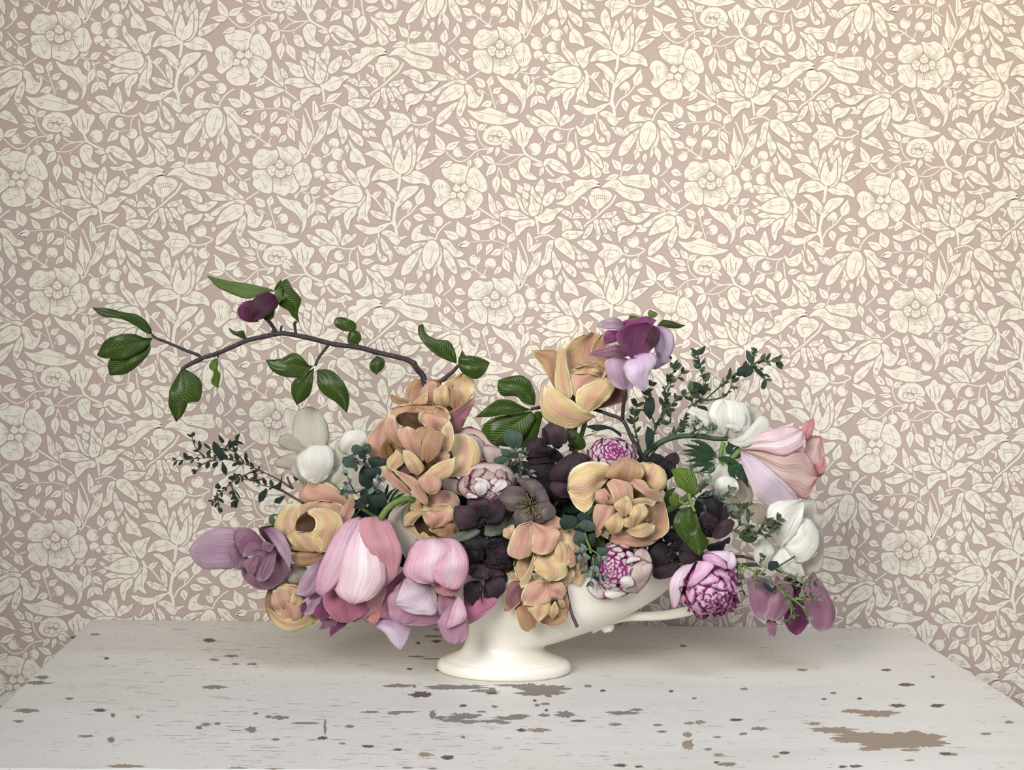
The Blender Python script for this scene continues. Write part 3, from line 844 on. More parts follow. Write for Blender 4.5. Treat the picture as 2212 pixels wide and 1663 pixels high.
M['peach'] = MP('peach_pink_petal', (.62, .42, .37), (.68, .36, .34), (.66, .52, .46), dark=(.46, .27, .24), trans=.18, vein=.4)
M['lilp'] = MP('pale_lilac_pink_petal', (.68, .56, .62), (.74, .58, .62), (.62, .50, .58), dark=(.56, .42, .50), trans=.18)
M['coral'] = MP('coral_tip_petal', (.70, .32, .30), (.74, .38, .36), (.62, .26, .26), trans=.2)
M['mag'] = MP('magnolia_petal_purple', (.26, .065, .17), (.38, .16, .29), (.18, .04, .11), dark=(.14, .02, .08), trans=.15, base=((.10, .015, .05), .0, .45))
M['magd'] = MP('magnolia_petal_dark', (.065, .018, .035), (.11, .035, .06), (.04, .01, .022), trans=.08)
M['magi'] = MP('magnolia_petal_inner', (.12, .02, .07), (.26, .07, .18), (.07, .012, .04), trans=.12)
M['magl'] = MP('magnolia_petal_lilac', (.44, .30, .37), (.58, .46, .53), (.32, .18, .27), dark=(.30, .16, .25), trans=.16, base=((.22, .085, .17), .0, .45), vein=.5, streak=14)
M['magw'] = MP('magnolia_petal_pale', (.76, .64, .76), (.82, .72, .82), (.68, .48, .66), dark=(.55, .36, .55), trans=.25, base=((.50, .22, .44), .0, .5))
M['magm'] = MP('magnolia_petal_mauve', (.28, .14, .19), (.52, .39, .45), (.20, .085, .135), dark=(.17, .065, .11), trans=.15, vein=.45, streak=16, edge=(.78, 1.04))
M['wht'] = MP('white_petal', (.84, .82, .73), (.88, .87, .80), (.77, .75, .64), dark=(.68, .66, .56), trans=.25, vein=.35)
M['whg'] = MP('white_back_petal', (.74, .72, .62), (.78, .76, .68), (.66, .64, .52), dark=(.62, .60, .50), trans=.45, vein=.2)
M['whs'] = MP('sheer_white_petal', (.70, .66, .56), (.74, .70, .62), (.62, .58, .48), trans=.55, vein=.15)
M['hel'] = MP('hellebore_petal', (.030, .014, .019), (.045, .024, .031), (.020, .009, .013), dark=(.011, .005, .008), trans=.05, rough=.55)
M['hell'] = MP('hellebore_grey_petal', (.125, .085, .088), (.16, .115, .12), (.17, .15, .11), dark=(.06, .035, .042), trans=.1, vein=.5)
M['heln'] = MP('hellebore_black_petal', (.0095, .0055, .0085), (.018, .011, .017), (.006, .003, .005), dark=(.004, .002, .004), trans=.03, rough=.6)
M['helg'] = MP('hellebore_green_petal', (.20, .23, .17), (.26, .26, .20), (.16, .20, .14), trans=.15)
M['ran'] = MP('picotee_petal', (.84, .78, .74), (.84, .76, .76), (.80, .72, .62), trans=.2, picotee=((.34, .025, .15), .74, .94), vein=.2)
M['rans'] = MP('picotee_small_petal', (.86, .80, .78), (.86, .78, .78), (.84, .76, .72), trans=.2, picotee=((.36, .02, .19), .58, .78), vein=.1)
M['ranb'] = MP('picotee_shaded_petal', (.60, .48, .42), (.62, .48, .44), (.52, .40, .34), trans=.2, picotee=((.26, .035, .11), .80, .98), vein=.3)
M['ranp'] = MP('pink_picotee_petal', (.84, .48, .68), (.78, .34, .60), (.88, .64, .76), trans=.2, picotee=((.19, .015, .10), .74, .96), vein=.3, dark=(.62, .2, .42))
M['ranpl'] = MP('pale_pink_picotee_petal', (.88, .70, .78), (.84, .54, .70), (.90, .78, .82), trans=.2, picotee=((.32, .03, .17), .90, 1.06), vein=.25, dark=(.70, .3, .5))
M['leaf'] = MP('magnolia_leaf', (.052, .092, .012), (.08, .13, .018), (.07, .12, .02), dark=(.022, .048, .006), trans=.18, rough=.33, vein=.5, streak=5, coat=.25, side=True)
M['leafl'] = MP('young_leaf', (.15, .25, .03), (.18, .28, .04), (.13, .22, .03), dark=(.09, .15, .02), trans=.3, rough=.4, vein=.4, streak=5, coat=.15, side=True)
M['leafp'] = MP('pale_leaf_underside', (.17, .24, .075), (.19, .26, .08), (.15, .22, .07), dark=(.11, .17, .05), trans=.3, rough=.6, vein=.3)
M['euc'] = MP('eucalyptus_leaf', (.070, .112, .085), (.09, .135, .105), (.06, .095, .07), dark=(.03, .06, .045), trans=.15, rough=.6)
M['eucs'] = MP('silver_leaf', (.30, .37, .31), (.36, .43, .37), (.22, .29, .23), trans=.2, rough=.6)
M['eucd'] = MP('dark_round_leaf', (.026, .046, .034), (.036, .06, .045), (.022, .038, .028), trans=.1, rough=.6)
M['fern'] = MP('feathery_leaf', (.034, .085, .034), (.05, .11, .045), (.04, .09, .04), dark=(.016, .05, .022), trans=.15, rough=.5)
M['thy'] = MP('sprig_leaf', (.058, .075, .030), (.08, .10, .045), (.05, .065, .028), trans=.15, rough=.6)
M['thyg'] = MP('grey_sprig_leaf', (.15, .19, .11), (.19, .23, .15), (.12, .155, .08), trans=.25, rough=.6)
def bark(c1, c2, bump=.5):
    def f(nt, out):
        n = N(nt); g = n.n('ShaderNodeNewGeometry').outputs['Position']; t = n.noise(g, 260, 4, .6)
        col = n.mix(n.ss(t, .35, .7), c1, c2)
        bp = n.n('ShaderNodeBump', {'Height': t, 'Strength': bump, 'Distance': .0012}).outputs[0]
        b = n.n('ShaderNodeBsdfPrincipled', {'Base Color': col, 'Roughness': .7, 'Normal': bp}).outputs[0]; nt.links.new(b, out.inputs[0])
    return f
M['bark'] = mat('bark', bark((.020, .014, .015), (.055, .040, .040)))
M['twig'] = mat('brown_stem', bark((.05, .022, .02), (.10, .055, .04), .2))
M['green'] = mat('green_stem', bark((.10, .16, .03), (.15, .23, .05), .15))
M['dgreen'] = mat('dark_green_stem', bark((.025, .05, .018), (.05, .085, .03), .2))
M['stam'] = mat('yellow_stamen', bark((.30, .26, .10), (.42, .36, .16), .2))
M['stamd'] = mat('dark_stamen', bark((.012, .006, .009), (.03, .014, .02), .2))
M['stamp'] = mat('greenish_stamen', bark((.13, .12, .05), (.22, .20, .09), .2))

PK = [0]
def petal(spec, d, bulge=.25, m='car', parent=None, fr='N', name='petal', tilt=0.0, ruf=.13, curl=0.0, nu=15, nv=11, thick=.00035, label=None, ridge=0.0, grow=1.0):
    """spec 'base | side points | tip | side points' read off the photo; d = (base, middle, tip) millimetres in front of the
    plane through the vase; bulge > 0 turns the convex side to the front; tilt raises one side; curl rolls the margins back"""
    ox, oy, sc = FRM[fr]; parts = [[(ox+float(p.split(',')[0])/sc, oy+float(p.split(',')[1])/sc) for p in q.split()] for q in spec.split('|')]
    if grow != 1.0:
        al = [p for q in parts for p in q]; gx = sum(p[0] for p in al)/len(al); gy = sum(p[1] for p in al)/len(al)
        parts = [[(gx+(p[0]-gx)*grow, gy+(p[1]-gy)*grow) for p in q] for q in parts]
    b, l, t, r = parts; PK[0] += 1; k = PK[0]
    L = resample(cat([b[0]]+l+[t[0]], 6), nu); R_ = resample(cat([b[-1]]+r+[t[-1]], 6), nu)
    V = []; U = []
    half = np.linalg.norm(L-R_, axis=1).max()/2*.485
    dd = np.interp(np.linspace(0, 1, nu), [0, .5, 1], d) if len(d) == 3 else np.interp(np.linspace(0, 1, nu), np.linspace(0, 1, len(d)), d)
    ds = np.convolve(np.pad(dd, 2, mode='edge'), [.1, .2, .4, .2, .1], 'valid')
    rng_ = random.Random(k*7+1); ph = rng_.random()*50
    for i in range(nu):
        u = i/(nu-1); wl = np.linalg.norm(L[i]-R_[i])/2*.485
        mid = (L[i]+R_[i])/2; fl = 1+.035*noise.noise(Vector((u*9+ph, 2, 0))); fr_ = 1+.035*noise.noise(Vector((u*9+ph, 7, 0)))
        Li = mid+(L[i]-mid)*fl; Ri = mid+(R_[i]-mid)*fr_
        for j in range(nv):
            v = -1+2*j/(nv-1); vv = math.sin(v*math.pi/2)*.35+v*.65
            p = Li*(1-vv)/2+Ri*(1+vv)/2
            off = v*wl; z = ds[i]-bulge*.80*off*off/half-.10*abs(bulge)*half*(2*u-1)**2+tilt*v*half
            z += ruf*half*(abs(v)**2*1.6*noise.noise(Vector((u*5.0+ph, v*1.3, ph)))+abs(v)**3*1.1*noise.noise(Vector((u*12.0+ph, v, ph+3))))
            z += ruf*half*1.3*noise.noise(Vector((u*2.2, v*2.2, ph+9)))+ruf*half*.55*noise.noise(Vector((u*1.3+ph, v*6.5, ph+5)))*(wl/half)
            z -= curl*half*abs(v)**5
            z += ruf*half*max(0, u-.7)*3.2*(1.3*noise.noise(Vector((v*3.4, ph, 4)))+.5)*(wl/half)**.5
            z -= ridge*half*(math.exp(-(v/.10)**2)-.35*abs(noise.noise(Vector((u*9, abs(v)*3-u*9, 1))))*3)
            V.append(at(p[0], p[1], z)); U.append((u, (v+1)/2))
    Fc = [(i*nv+j, i*nv+j+1, (i+1)*nv+j+1, (i+1)*nv+j) for i in range(nu-1) for j in range(nv-1)]
    o = meshobj(name, V, Fc, M[m] if isinstance(m, str) else m, parent, True, U)
    if thick:
        s = o.modifiers.new('thickness', 'SOLIDIFY'); s.thickness = thick; s.offset = 0; s.use_rim = True
    if label: o['label'] = label
    return o
def stem(pts, r, m='green', parent=None, name='stem', seg=8, sub=5):
    """pts: (x, y, d) read off the photo; r radius in mm, one or a pair"""
    r0, r1 = (r, r) if not hasattr(r, '__len__') else r
    c = cat([list(at(*p)) for p in pts], sub); R_ = np.linspace(r0, r1, len(c))*.001
    R_ = [a*(1+.10*noise.noise(Vector((i*.7, a*900, 0)))) for i, a in enumerate(R_)]
    V, Fc = tube_data(c, R_, seg); return meshobj(name, V, Fc, M[m] if isinstance(m, str) else m, parent)
MOUTH = (1090, 1215)
def flower(name, label, catg, x, y, d, group=None): return thing(name, label, catg, at(x, y, d), group)
def leafmesh(mb, base, direction, length, width, nrm, cup=.25, bend=.2):
    """one small leaf blade added to a mesh"""
    dr = Vector(direction).normalized(); nn_ = Vector(nrm); s = dr.cross(nn_)
    if s.length < 1e-3: s = dr.cross(Vector((.3, .8, .5)))
    s.normalize(); nn_ = s.cross(dr).normalized(); V = []; U = []
    prof = [(0, .06), (.18, .62), (.42, 1.0), (.68, .82), (.88, .42), (1, .03)]
    for t, w_ in prof:
        for v in (-1, 0, 1):
            V.append(Vector(base)+dr*length*t+s*width*.5*w_*v+nn_*(abs(v)*cup*width*w_*.5-bend*length*t*t)); U.append((t, (v+1)/2))
    mb.add(V, [(i*3+j, i*3+j+1, (i+1)*3+j+1, (i+1)*3+j) for i in range(5) for j in range(2)], U)
# ---------------------------------------------------------------- flowers: every petal read off the photo
M['helm'] = MP('hellebore_plum_petal', (.060, .034, .040), (.085, .052, .058), (.042, .021, .028), dark=(.025, .012, .018), trans=.1, vein=.4)
def PS(parent, fr, rows, z=0.0, **kw):
    for r in rows.strip().splitlines():
        r = r.strip()
        if not r: continue
        spec, mm, d, b = [x.strip() for x in r.split(';')][:4]
        d = [float(x)+z for x in d.split(',')]
        if len(d) == 1: d = d*3
        petal(spec, d, float(b), mm, parent, fr, **kw)
def heart(parent, cx, cy, d, rx, ry, m, name='receptacle', k=.86):
    c = at(cx, cy, d); s = .000485; V = []; Fc = []; nu, nv = 8, 14
    for i in range(nu+1):
        t = math.pi*i/nu
        for j in range(nv):
            p = 2*math.pi*j/nv; V.append(c+Vector((math.sin(t)*math.cos(p)*rx*s*k, math.sin(t)*math.sin(p)*(rx+ry)/5*s*k, math.cos(t)*ry*s*k)))
    for i in range(nu):
        for j in range(nv): j2 = (j+1) % nv; Fc.append((i*nv+j, i*nv+j2, (i+1)*nv+j2, (i+1)*nv+j))
    meshobj(name, V, Fc, M[m], parent)
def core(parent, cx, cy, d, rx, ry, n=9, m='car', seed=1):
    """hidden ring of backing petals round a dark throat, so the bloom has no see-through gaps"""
    heart(parent, cx, cy, d-12, rx*.60, ry*.60, 'cardk', 'shade_core')  # core coloured dark to stand for shade between the petals
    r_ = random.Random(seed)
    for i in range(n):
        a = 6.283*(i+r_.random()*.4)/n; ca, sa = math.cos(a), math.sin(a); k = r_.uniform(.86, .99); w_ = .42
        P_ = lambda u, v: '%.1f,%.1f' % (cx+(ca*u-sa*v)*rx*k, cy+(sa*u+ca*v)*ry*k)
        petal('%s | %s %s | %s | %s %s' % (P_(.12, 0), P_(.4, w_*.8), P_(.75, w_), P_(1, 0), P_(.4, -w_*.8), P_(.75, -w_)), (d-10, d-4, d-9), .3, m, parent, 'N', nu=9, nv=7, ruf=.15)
def astem(parent, pts, r=2.2, m='green'): stem(pts, r, m, parent)

c1 = flower('caramel_tulip', 'open caramel tulip highest in the arrangement, touching the purple magnolia', 'tulip', 1255, 830, 5, 'caramel double tulips')
PS(c1, 'F4', """
1020,640 1330,690 | 985,520 985,410 1050,330 | 1230,262 | 1400,560 1390,400 1320,290 ; car ; -4,-14,-18 ; -.3
1300,690 | 1205,580 1225,440 1265,350 | 1330,285 | 1385,640 1405,500 1390,380 ; car ; -8,-9,-12 ; .12
880,790 | 800,660 750,570 695,495 | 665,432 | 905,660 905,520 900,425 780,430 ; car ; 5,-5,-10 ; -.2
1050,720 1290,720 | 1015,670 1060,610 | 1180,570 | 1310,650 1270,600 ; cary ; 0,6,4 ; .2
1100,880 | 1040,820 1015,730 1020,665 | 1200,655 | 1180,860 1270,760 1312,690 ; carp ; 14,12,8 ; .2
1000,885 | 905,815 880,720 895,560 910,430 | 935,350 | 1045,840 1030,720 1000,600 975,470 ; cary ; 20,15,5 ; .35
1240,990 | 1340,880 1430,790 | 1560,820 | 1380,965 1480,935 1568,905 ; carm ; 14,8,0 ; .2
1200,1015 | 1110,960 1085,880 1110,800 1250,730 | 1370,690 | 1300,960 1390,880 1440,780 ; cary ; 22,28,14 ; .4
1250,1052 | 1120,970 1000,880 880,800 | 775,768 | 1150,1120 1020,1168 880,1130 770,1050 752,900 ; cary ; 18,32,25 ; .4
1050,900 | 1020,840 | 1060,800 | 1110,860 ; leafp ; 10,12,8 ; .2
""", ruf=.2, grow=1.06)
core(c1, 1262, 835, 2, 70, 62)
astem(c1, [(1265, 875, 5), (1262, 920, 0), (1240, 980, -5), (1190, 1100, -5), (1120, 1230, 0)], 2.6)

c2 = flower('caramel_tulip', 'caramel tulip just under the end of the long branch, upper of two stacked tulips', 'tulip', 930, 870, 5, 'caramel double tulips')
PS(c2, 'F2', """
1130,1180 | 1000,1000 980,910 1120,850 | 1230,800 | 1230,1160 1320,1060 1335,900 ; cary ; 0,-5,-5 ; -.3
640,1160 | 540,1100 560,960 640,890 | 740,885 | 740,1150 780,1050 800,940 ; car ; 0,-8,-8 ; -.25
560,1170 | 420,1170 360,1120 | 350,1050 | 560,1120 440,1090 ; car ; 2,0,-4 ; .1
800,930 1000,990 | 790,890 | 920,880 | 1080,980 1060,900 ; car ; 2,0,0 ; .2
850,1180 | 750,1130 740,1000 790,930 | 860,910 | 905,1120 910,1000 900,930 ; carp ; 6,13,8 ; .4
1110,1240 | 1040,1150 1030,1030 | 1010,975 | 1190,1200 1180,1080 1100,990 ; car ; 8,14,8 ; .35
1000,1200 | 880,1160 880,1020 950,965 | 990,960 | 1060,1180 1050,1060 1030,980 ; cary ; 8,17,10 ; .4
740,1190 | 620,1180 700,1100 | 800,1030 | 790,1160 ; cary ; 12,14,12 ; .2
1110,1530 | 1000,1420 1000,1310 1150,1230 | 1350,1095 | 1190,1480 1260,1330 1330,1200 ; carm ; 10,15,5 ; .35
560,1240 1050,1400 | 480,1200 600,1170 | 800,1175 | 1000,1300 940,1210 ; car ; 16,14,14 ; .2
""", ruf=.2, grow=1.06)
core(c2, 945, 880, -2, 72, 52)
astem(c2, [(950, 920, 0), (960, 980, -5), (990, 1080, 0), (1050, 1230, 0)])

c3 = flower('caramel_tulip', 'largest caramel tulip, full ruffled bloom with many petals directly below another tulip', 'tulip', 900, 970, 35, 'caramel double tulips')
PS(c3, 'F7', """
700,60 1150,60 | 630,0 660,-80 | 850,-110 | 1190,0 1120,-90 ; car ; 18,14,14 ; -.2
590,480 | 470,400 410,300 405,225 500,90 | 640,-30 | 650,350 610,200 630,80 ; carp ; 20,26,15 ; .35
900,130 | 730,70 700,-5 | 780,-40 | 940,60 910,-20 ; thr ; 32,30,28 ; -.1
1150,250 | 1070,160 1080,60 | 1150,30 | 1200,200 1190,100 ; cardk ; 30,26,28 ; -.2
1100,170 | 920,50 930,-40 | 1050,-30 | 1150,120 1180,40 ; carp ; 36,42,36 ; .3
760,300 | 640,220 590,110 620,20 | 665,-25 | 840,260 730,130 690,40 ; carp ; 38,46,40 ; .35
960,340 | 880,180 900,115 | 1000,95 | 1010,300 1060,180 1050,120 ; car ; 44,50,45 ; .3
1150,340 | 1130,200 1130,120 1170,70 | 1195,40 | 1220,310 1240,200 1225,90 ; cary ; 45,49,40 ; .2
880,390 | 770,290 715,210 715,130 | 800,100 | 945,420 930,280 895,150 ; carp ; 45,53,48 ; .4
980,440 | 940,330 950,230 1000,160 | 1070,145 | 1070,380 1130,270 1145,180 ; car ; 52,61,52 ; .35
1190,560 | 1240,420 1210,300 1230,190 | 1330,165 | 1330,560 1450,500 1497,380 1440,230 ; cary ; 36,31,20 ; .35
1080,430 | 1060,370 | 1150,330 | 1160,430 1200,370 ; carp ; 44,50,46 ; .4
950,580 | 880,560 880,470 | 960,430 | 1060,540 1080,450 ; cardk ; 38,38,38 ; -.1
640,520 | 600,430 660,360 | 690,320 | 700,490 770,430 740,360 ; cary ; 44,47,44 ; .3
620,460 | 560,400 540,310 | 600,210 | 660,420 650,320 ; cardk ; 36,34,34 ; -.1
770,520 | 700,560 650,440 | 690,330 | 900,520 800,400 ; carm ; 38,40,40 ; .1
900,552 | 825,520 765,410 | 760,325 | 957,490 900,400 830,335 ; cary ; 54,61,52 ; .5
910,610 | 950,560 1070,455 1190,410 | 1247,392 | 990,640 1100,610 1200,570 1240,480 ; cary ; 56,62,48 ; .45
830,752 | 720,700 620,620 565,560 | 560,470 | 825,725 760,640 680,570 610,480 ; carp ; 46,46,38 ; .35
965,842 | 870,770 830,690 740,600 690,540 | 640,500 | 985,780 940,680 880,600 780,550 ; carp ; 60,58,46 ; .4
1000,735 | 930,670 905,605 | 990,525 | 1085,715 1122,640 1090,580 ; carp ; 64,69,62 ; .4
""", ruf=.2, grow=1.06)
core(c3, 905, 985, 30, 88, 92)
astem(c3, [(900, 1000, 20), (930, 1080, 10), (1000, 1160, 10), (1060, 1230, 5)])

c4 = flower('caramel_tulip', 'cup shaped caramel tulip with dark hollow centre, above the leftmost purple magnolia', 'tulip', 680, 1130, 15, 'caramel double tulips')
PS(c4, 'F6', """
1690,1030 | 1620,1000 1430,1010 1310,1000 1275,920 | 1340,800 | 1710,970 1600,850 1450,785 ; carp ; 8,6,4 ; .35
1650,1260 | 1640,1150 1690,1040 1740,960 | 1775,915 | 1720,1200 1790,1090 1795,990 ; carp ; 14,12,6 ; .3
1550,1250 | 1220,1180 1230,1080 1340,1010 | 1480,985 | 1680,1150 1690,1050 1610,1000 ; carp ; 10,12,10 ; .35
1200,1410 | 1050,1290 1045,1180 1110,1060 | 1200,1000 | 1320,1350 1260,1150 1310,1030 ; cary ; 20,18,6 ; .35
1340,1340 | 1240,1260 1260,1150 | 1340,1090 | 1430,1260 1430,1150 ; thr ; 27,24,25 ; -.1
1520,1500 1190,1470 | 1560,1470 | 1350,1440 | 1180,1440 ; car ; 22,24,22 ; .1
1500,1450 | 1350,1455 | 1188,1495 | 1490,1560 1300,1602 1210,1560 ; car ; 26,32,26 ; .35
1540,1450 | 1380,1470 1180,1430 1105,1340 | 1110,1240 | 1540,1400 1380,1400 1210,1350 1140,1270 ; car ; 28,34,24 ; .3
1400,1465 | 1250,1430 1165,1340 1152,1255 | 1235,1290 | 1520,1440 1460,1310 1340,1285 ; cary ; 34,39,36 ; .35
1460,1460 | 1330,1330 1415,1250 1420,1160 1340,1100 | 1400,1060 | 1570,1430 1665,1280 1665,1150 1560,1075 ; cary ; 34,38,20 ; .4
""", ruf=.2, grow=1.06)
core(c4, 685, 1135, -4, 66, 72)
astem(c4, [(690, 1190, 5), (760, 1230, 0), (900, 1250, 0), (1050, 1240, 0)])

c5 = flower('caramel_tulip', 'small round yellowish tulip hanging at the lower left edge in front of the table', 'tulip', 635, 1300, 25, 'caramel double tulips')
PS(c5, 'F8', """
1080,910 | 930,890 950,780 | 1080,670 | 1200,890 1190,780 ; carp ; 12,14,10 ; .3
1200,880 | 1060,860 1090,740 | 1160,680 | 1260,820 1230,720 ; carw ; 16,18,12 ; .3
1100,1230 | 890,1130 880,980 | 1000,880 | 1340,1200 1290,1000 1150,890 ; car ; 8,4,2 ; .5
1060,1332 | 920,1240 857,1120 868,1000 | 900,930 | 1080,1260 970,1180 930,1060 940,950 ; car ; 25,25,14 ; .4
880,1120 | 950,1280 1060,1335 1200,1315 | 1372,1205 | 1000,1180 1130,1220 1280,1200 ; cary ; 28,40,28 ; .4
1250,1270 | 1130,1250 1200,1150 | 1300,1130 | 1330,1270 1372,1200 ; cary ; 28,34,26 ; .35
1000,1010 | 930,960 | 1050,890 | 1200,1000 1250,940 ; cary ; 24,28,22 ; .3
1100,1250 | 970,1170 950,1090 | 1040,1070 | 1190,1210 1200,1110 1110,1070 ; carp ; 34,42,38 ; .4
1030,1150 | 925,1100 912,1010 | 960,950 | 1100,1110 1090,1000 1020,950 ; carp ; 36,44,34 ; .45
1100,1140 | 1070,1060 1090,1000 | 1150,980 | 1190,1100 1215,1040 ; cary ; 36,42,36 ; .4
""", ruf=.2, grow=1.06)
core(c5, 635, 1300, 12, 46, 50)
astem(c5, [(660, 1250, 10), (740, 1240, 5), (900, 1255, 0), (1050, 1240, 0)])

c6 = flower('caramel_tulip', 'caramel tulip with a coral flushed hood, between the two big pink tulips', 'tulip', 935, 1120, 40, 'caramel double tulips')
PS(c6, 'F7', """
800,1370 | 700,1200 635,1060 618,970 700,860 | 860,805 | 890,1230 850,1100 790,1000 800,900 ; carw ; 46,42,30 ; .3
960,1200 | 860,1100 840,1010 | 930,950 | 1040,1150 1010,1030 ; thr ; 36,34,34 ; -.1
1000,880 | 950,830 1040,730 | 1150,705 | 1220,940 1292,830 1250,740 ; carp ; 36,42,34 ; .35
930,1200 | 800,1060 765,970 810,860 | 900,820 | 960,1190 870,1060 850,950 ; cary ; 42,40,32 ; .35
1180,1175 | 1020,1090 1030,1050 | 1100,1040 | 1265,1130 1292,1040 1230,970 ; car ; 40,46,38 ; .35
1000,900 1220,960 | 950,900 | 960,840 | 1240,900 1180,840 1060,835 ; cary ; 48,50,46 ; .25
1030,1065 | 960,990 943,890 | 1000,890 | 1150,1040 1235,960 1200,910 ; carp ; 46,53,46 ; .4
945,880 | 900,800 840,820 | 828,885 | 935,900 870,895 ; cary ; 46,48,44 ; .3
840,1035 | 765,1035 800,930 | 925,880 | 905,965 955,915 ; cary ; 44,48,46 ; .3
960,1195 | 890,1150 | 950,1100 | 1025,1170 ; cary ; 34,38,34 ; .3
""", ruf=.2, grow=1.06)
core(c6, 945, 1120, 34, 52, 50)
astem(c6, [(950, 1110, 20), (1000, 1180, 10), (1060, 1240, 5)])

c7 = flower('caramel_tulip', 'yellow and rose tulip drooping over the middle of the vase, upper one of two', 'tulip', 1170, 1190, 60, 'caramel double tulips')
PS(c7, 'G3', """
460,340 | 440,280 560,240 | 650,235 | 600,370 720,360 735,290 ; carp ; 50,56,50 ; .3
900,548 | 820,470 755,400 | 755,365 | 890,440 830,370 ; cary ; 55,60,54 ; .3
700,420 890,330 | 690,380 | 700,300 | 900,340 820,290 ; carp ; 48,52,48 ; .2
240,475 | 165,430 | 168,370 | 268,430 262,330 ; cary ; 62,66,60 ; .4
720,380 | 600,480 575,600 620,680 | 740,722 | 800,420 890,540 870,680 ; cary ; 58,71,74 ; .45
870,500 | 860,640 900,740 | 960,760 | 900,520 960,640 ; cary ; 54,60,58 ; .3
820,700 | 760,790 800,860 | 880,903 | 920,740 965,790 930,850 ; cary ; 58,62,60 ; .3
740,740 | 650,830 700,870 | 770,880 | 840,760 830,850 ; cary ; 62,66,64 ; .3
430,640 | 285,650 275,750 | 330,865 | 440,760 410,840 ; cary ; 58,65,62 ; .3
260,760 | 212,785 | 240,855 | 305,850 ; cary ; 58,62,60 ; .3
780,510 | 775,620 | 800,732 | 845,600 855,700 ; carp ; 70,75,73 ; .5
840,540 | 848,650 | 872,752 | 905,640 890,720 ; carp ; 68,72,70 ; .5
680,480 | 660,600 690,700 | 730,725 | 760,520 790,640 770,700 ; cary ; 70,77,75 ; .5
500,600 | 455,680 475,770 | 590,855 | 640,640 745,700 775,780 700,845 ; cary ; 66,80,77 ; .5
450,610 | 400,760 325,870 | 340,925 | 460,700 425,830 385,895 ; cary ; 72,75,73 ; .3
440,300 | 300,350 225,500 213,600 | 320,650 | 445,420 442,520 420,612 ; carp ; 60,79,78 ; .35
440,300 | 450,430 432,560 | 520,607 | 560,345 682,380 685,470 620,582 ; carp ; 60,78,77 ; .35
""", ruf=.2, grow=1.06)
core(c7, 1165, 1195, 50, 66, 54)
astem(c7, [(1160, 1140, 50), (1150, 1150, 30), (1120, 1230, 5)])

c8 = flower('caramel_tulip', 'lowest tulip, hanging against the cream vase with coral and ochre petals', 'tulip', 1160, 1300, 62, 'caramel double tulips')
PS(c8, 'G3', """
400,880 | 240,860 190,960 | 178,1142 | 385,960 330,1060 235,1142 ; carm ; 60,69,66 ; .4
380,920 760,920 | 400,860 | 560,840 | 760,870 ; cary ; 66,70,68 ; .2
790,1140 | 720,1080 | 735,920 | 785,1040 ; carp ; 62,67,62 ; .3
330,1010 | 275,1090 300,1230 350,1320 | 410,1338 | 440,1100 485,1200 475,1290 ; car ; 58,70,66 ; .45
640,1050 | 520,1160 505,1240 | 600,1282 | 750,1070 775,1170 720,1265 ; car ; 58,69,65 ; .4
560,1230 | 500,1140 | 560,1040 | 700,1190 690,1080 ; cardk ; 66,66,66 ; -.1
640,1225 | 595,1160 | 660,1055 | 695,1150 ; cary ; 70,75,70 ; .4
720,1120 | 690,1060 | 700,990 | 760,1090 ; cary ; 68,72,68 ; .3
540,1080 | 395,1100 | 500,1255 | 610,1040 600,1160 ; cary ; 72,79,76 ; .4
560,900 | 560,1000 620,1020 | 720,1030 | 700,870 765,950 ; carp ; 66,76,72 ; .35
560,865 | 400,890 345,1000 | 360,1085 | 620,1020 550,1095 450,1100 ; carp ; 66,80,77 ; .4
""", ruf=.2, grow=1.06)
core(c8, 1163, 1300, 56, 58, 48)
astem(c8, [(1165, 1270, 58), (1150, 1220, 45), (1120, 1210, 10)])

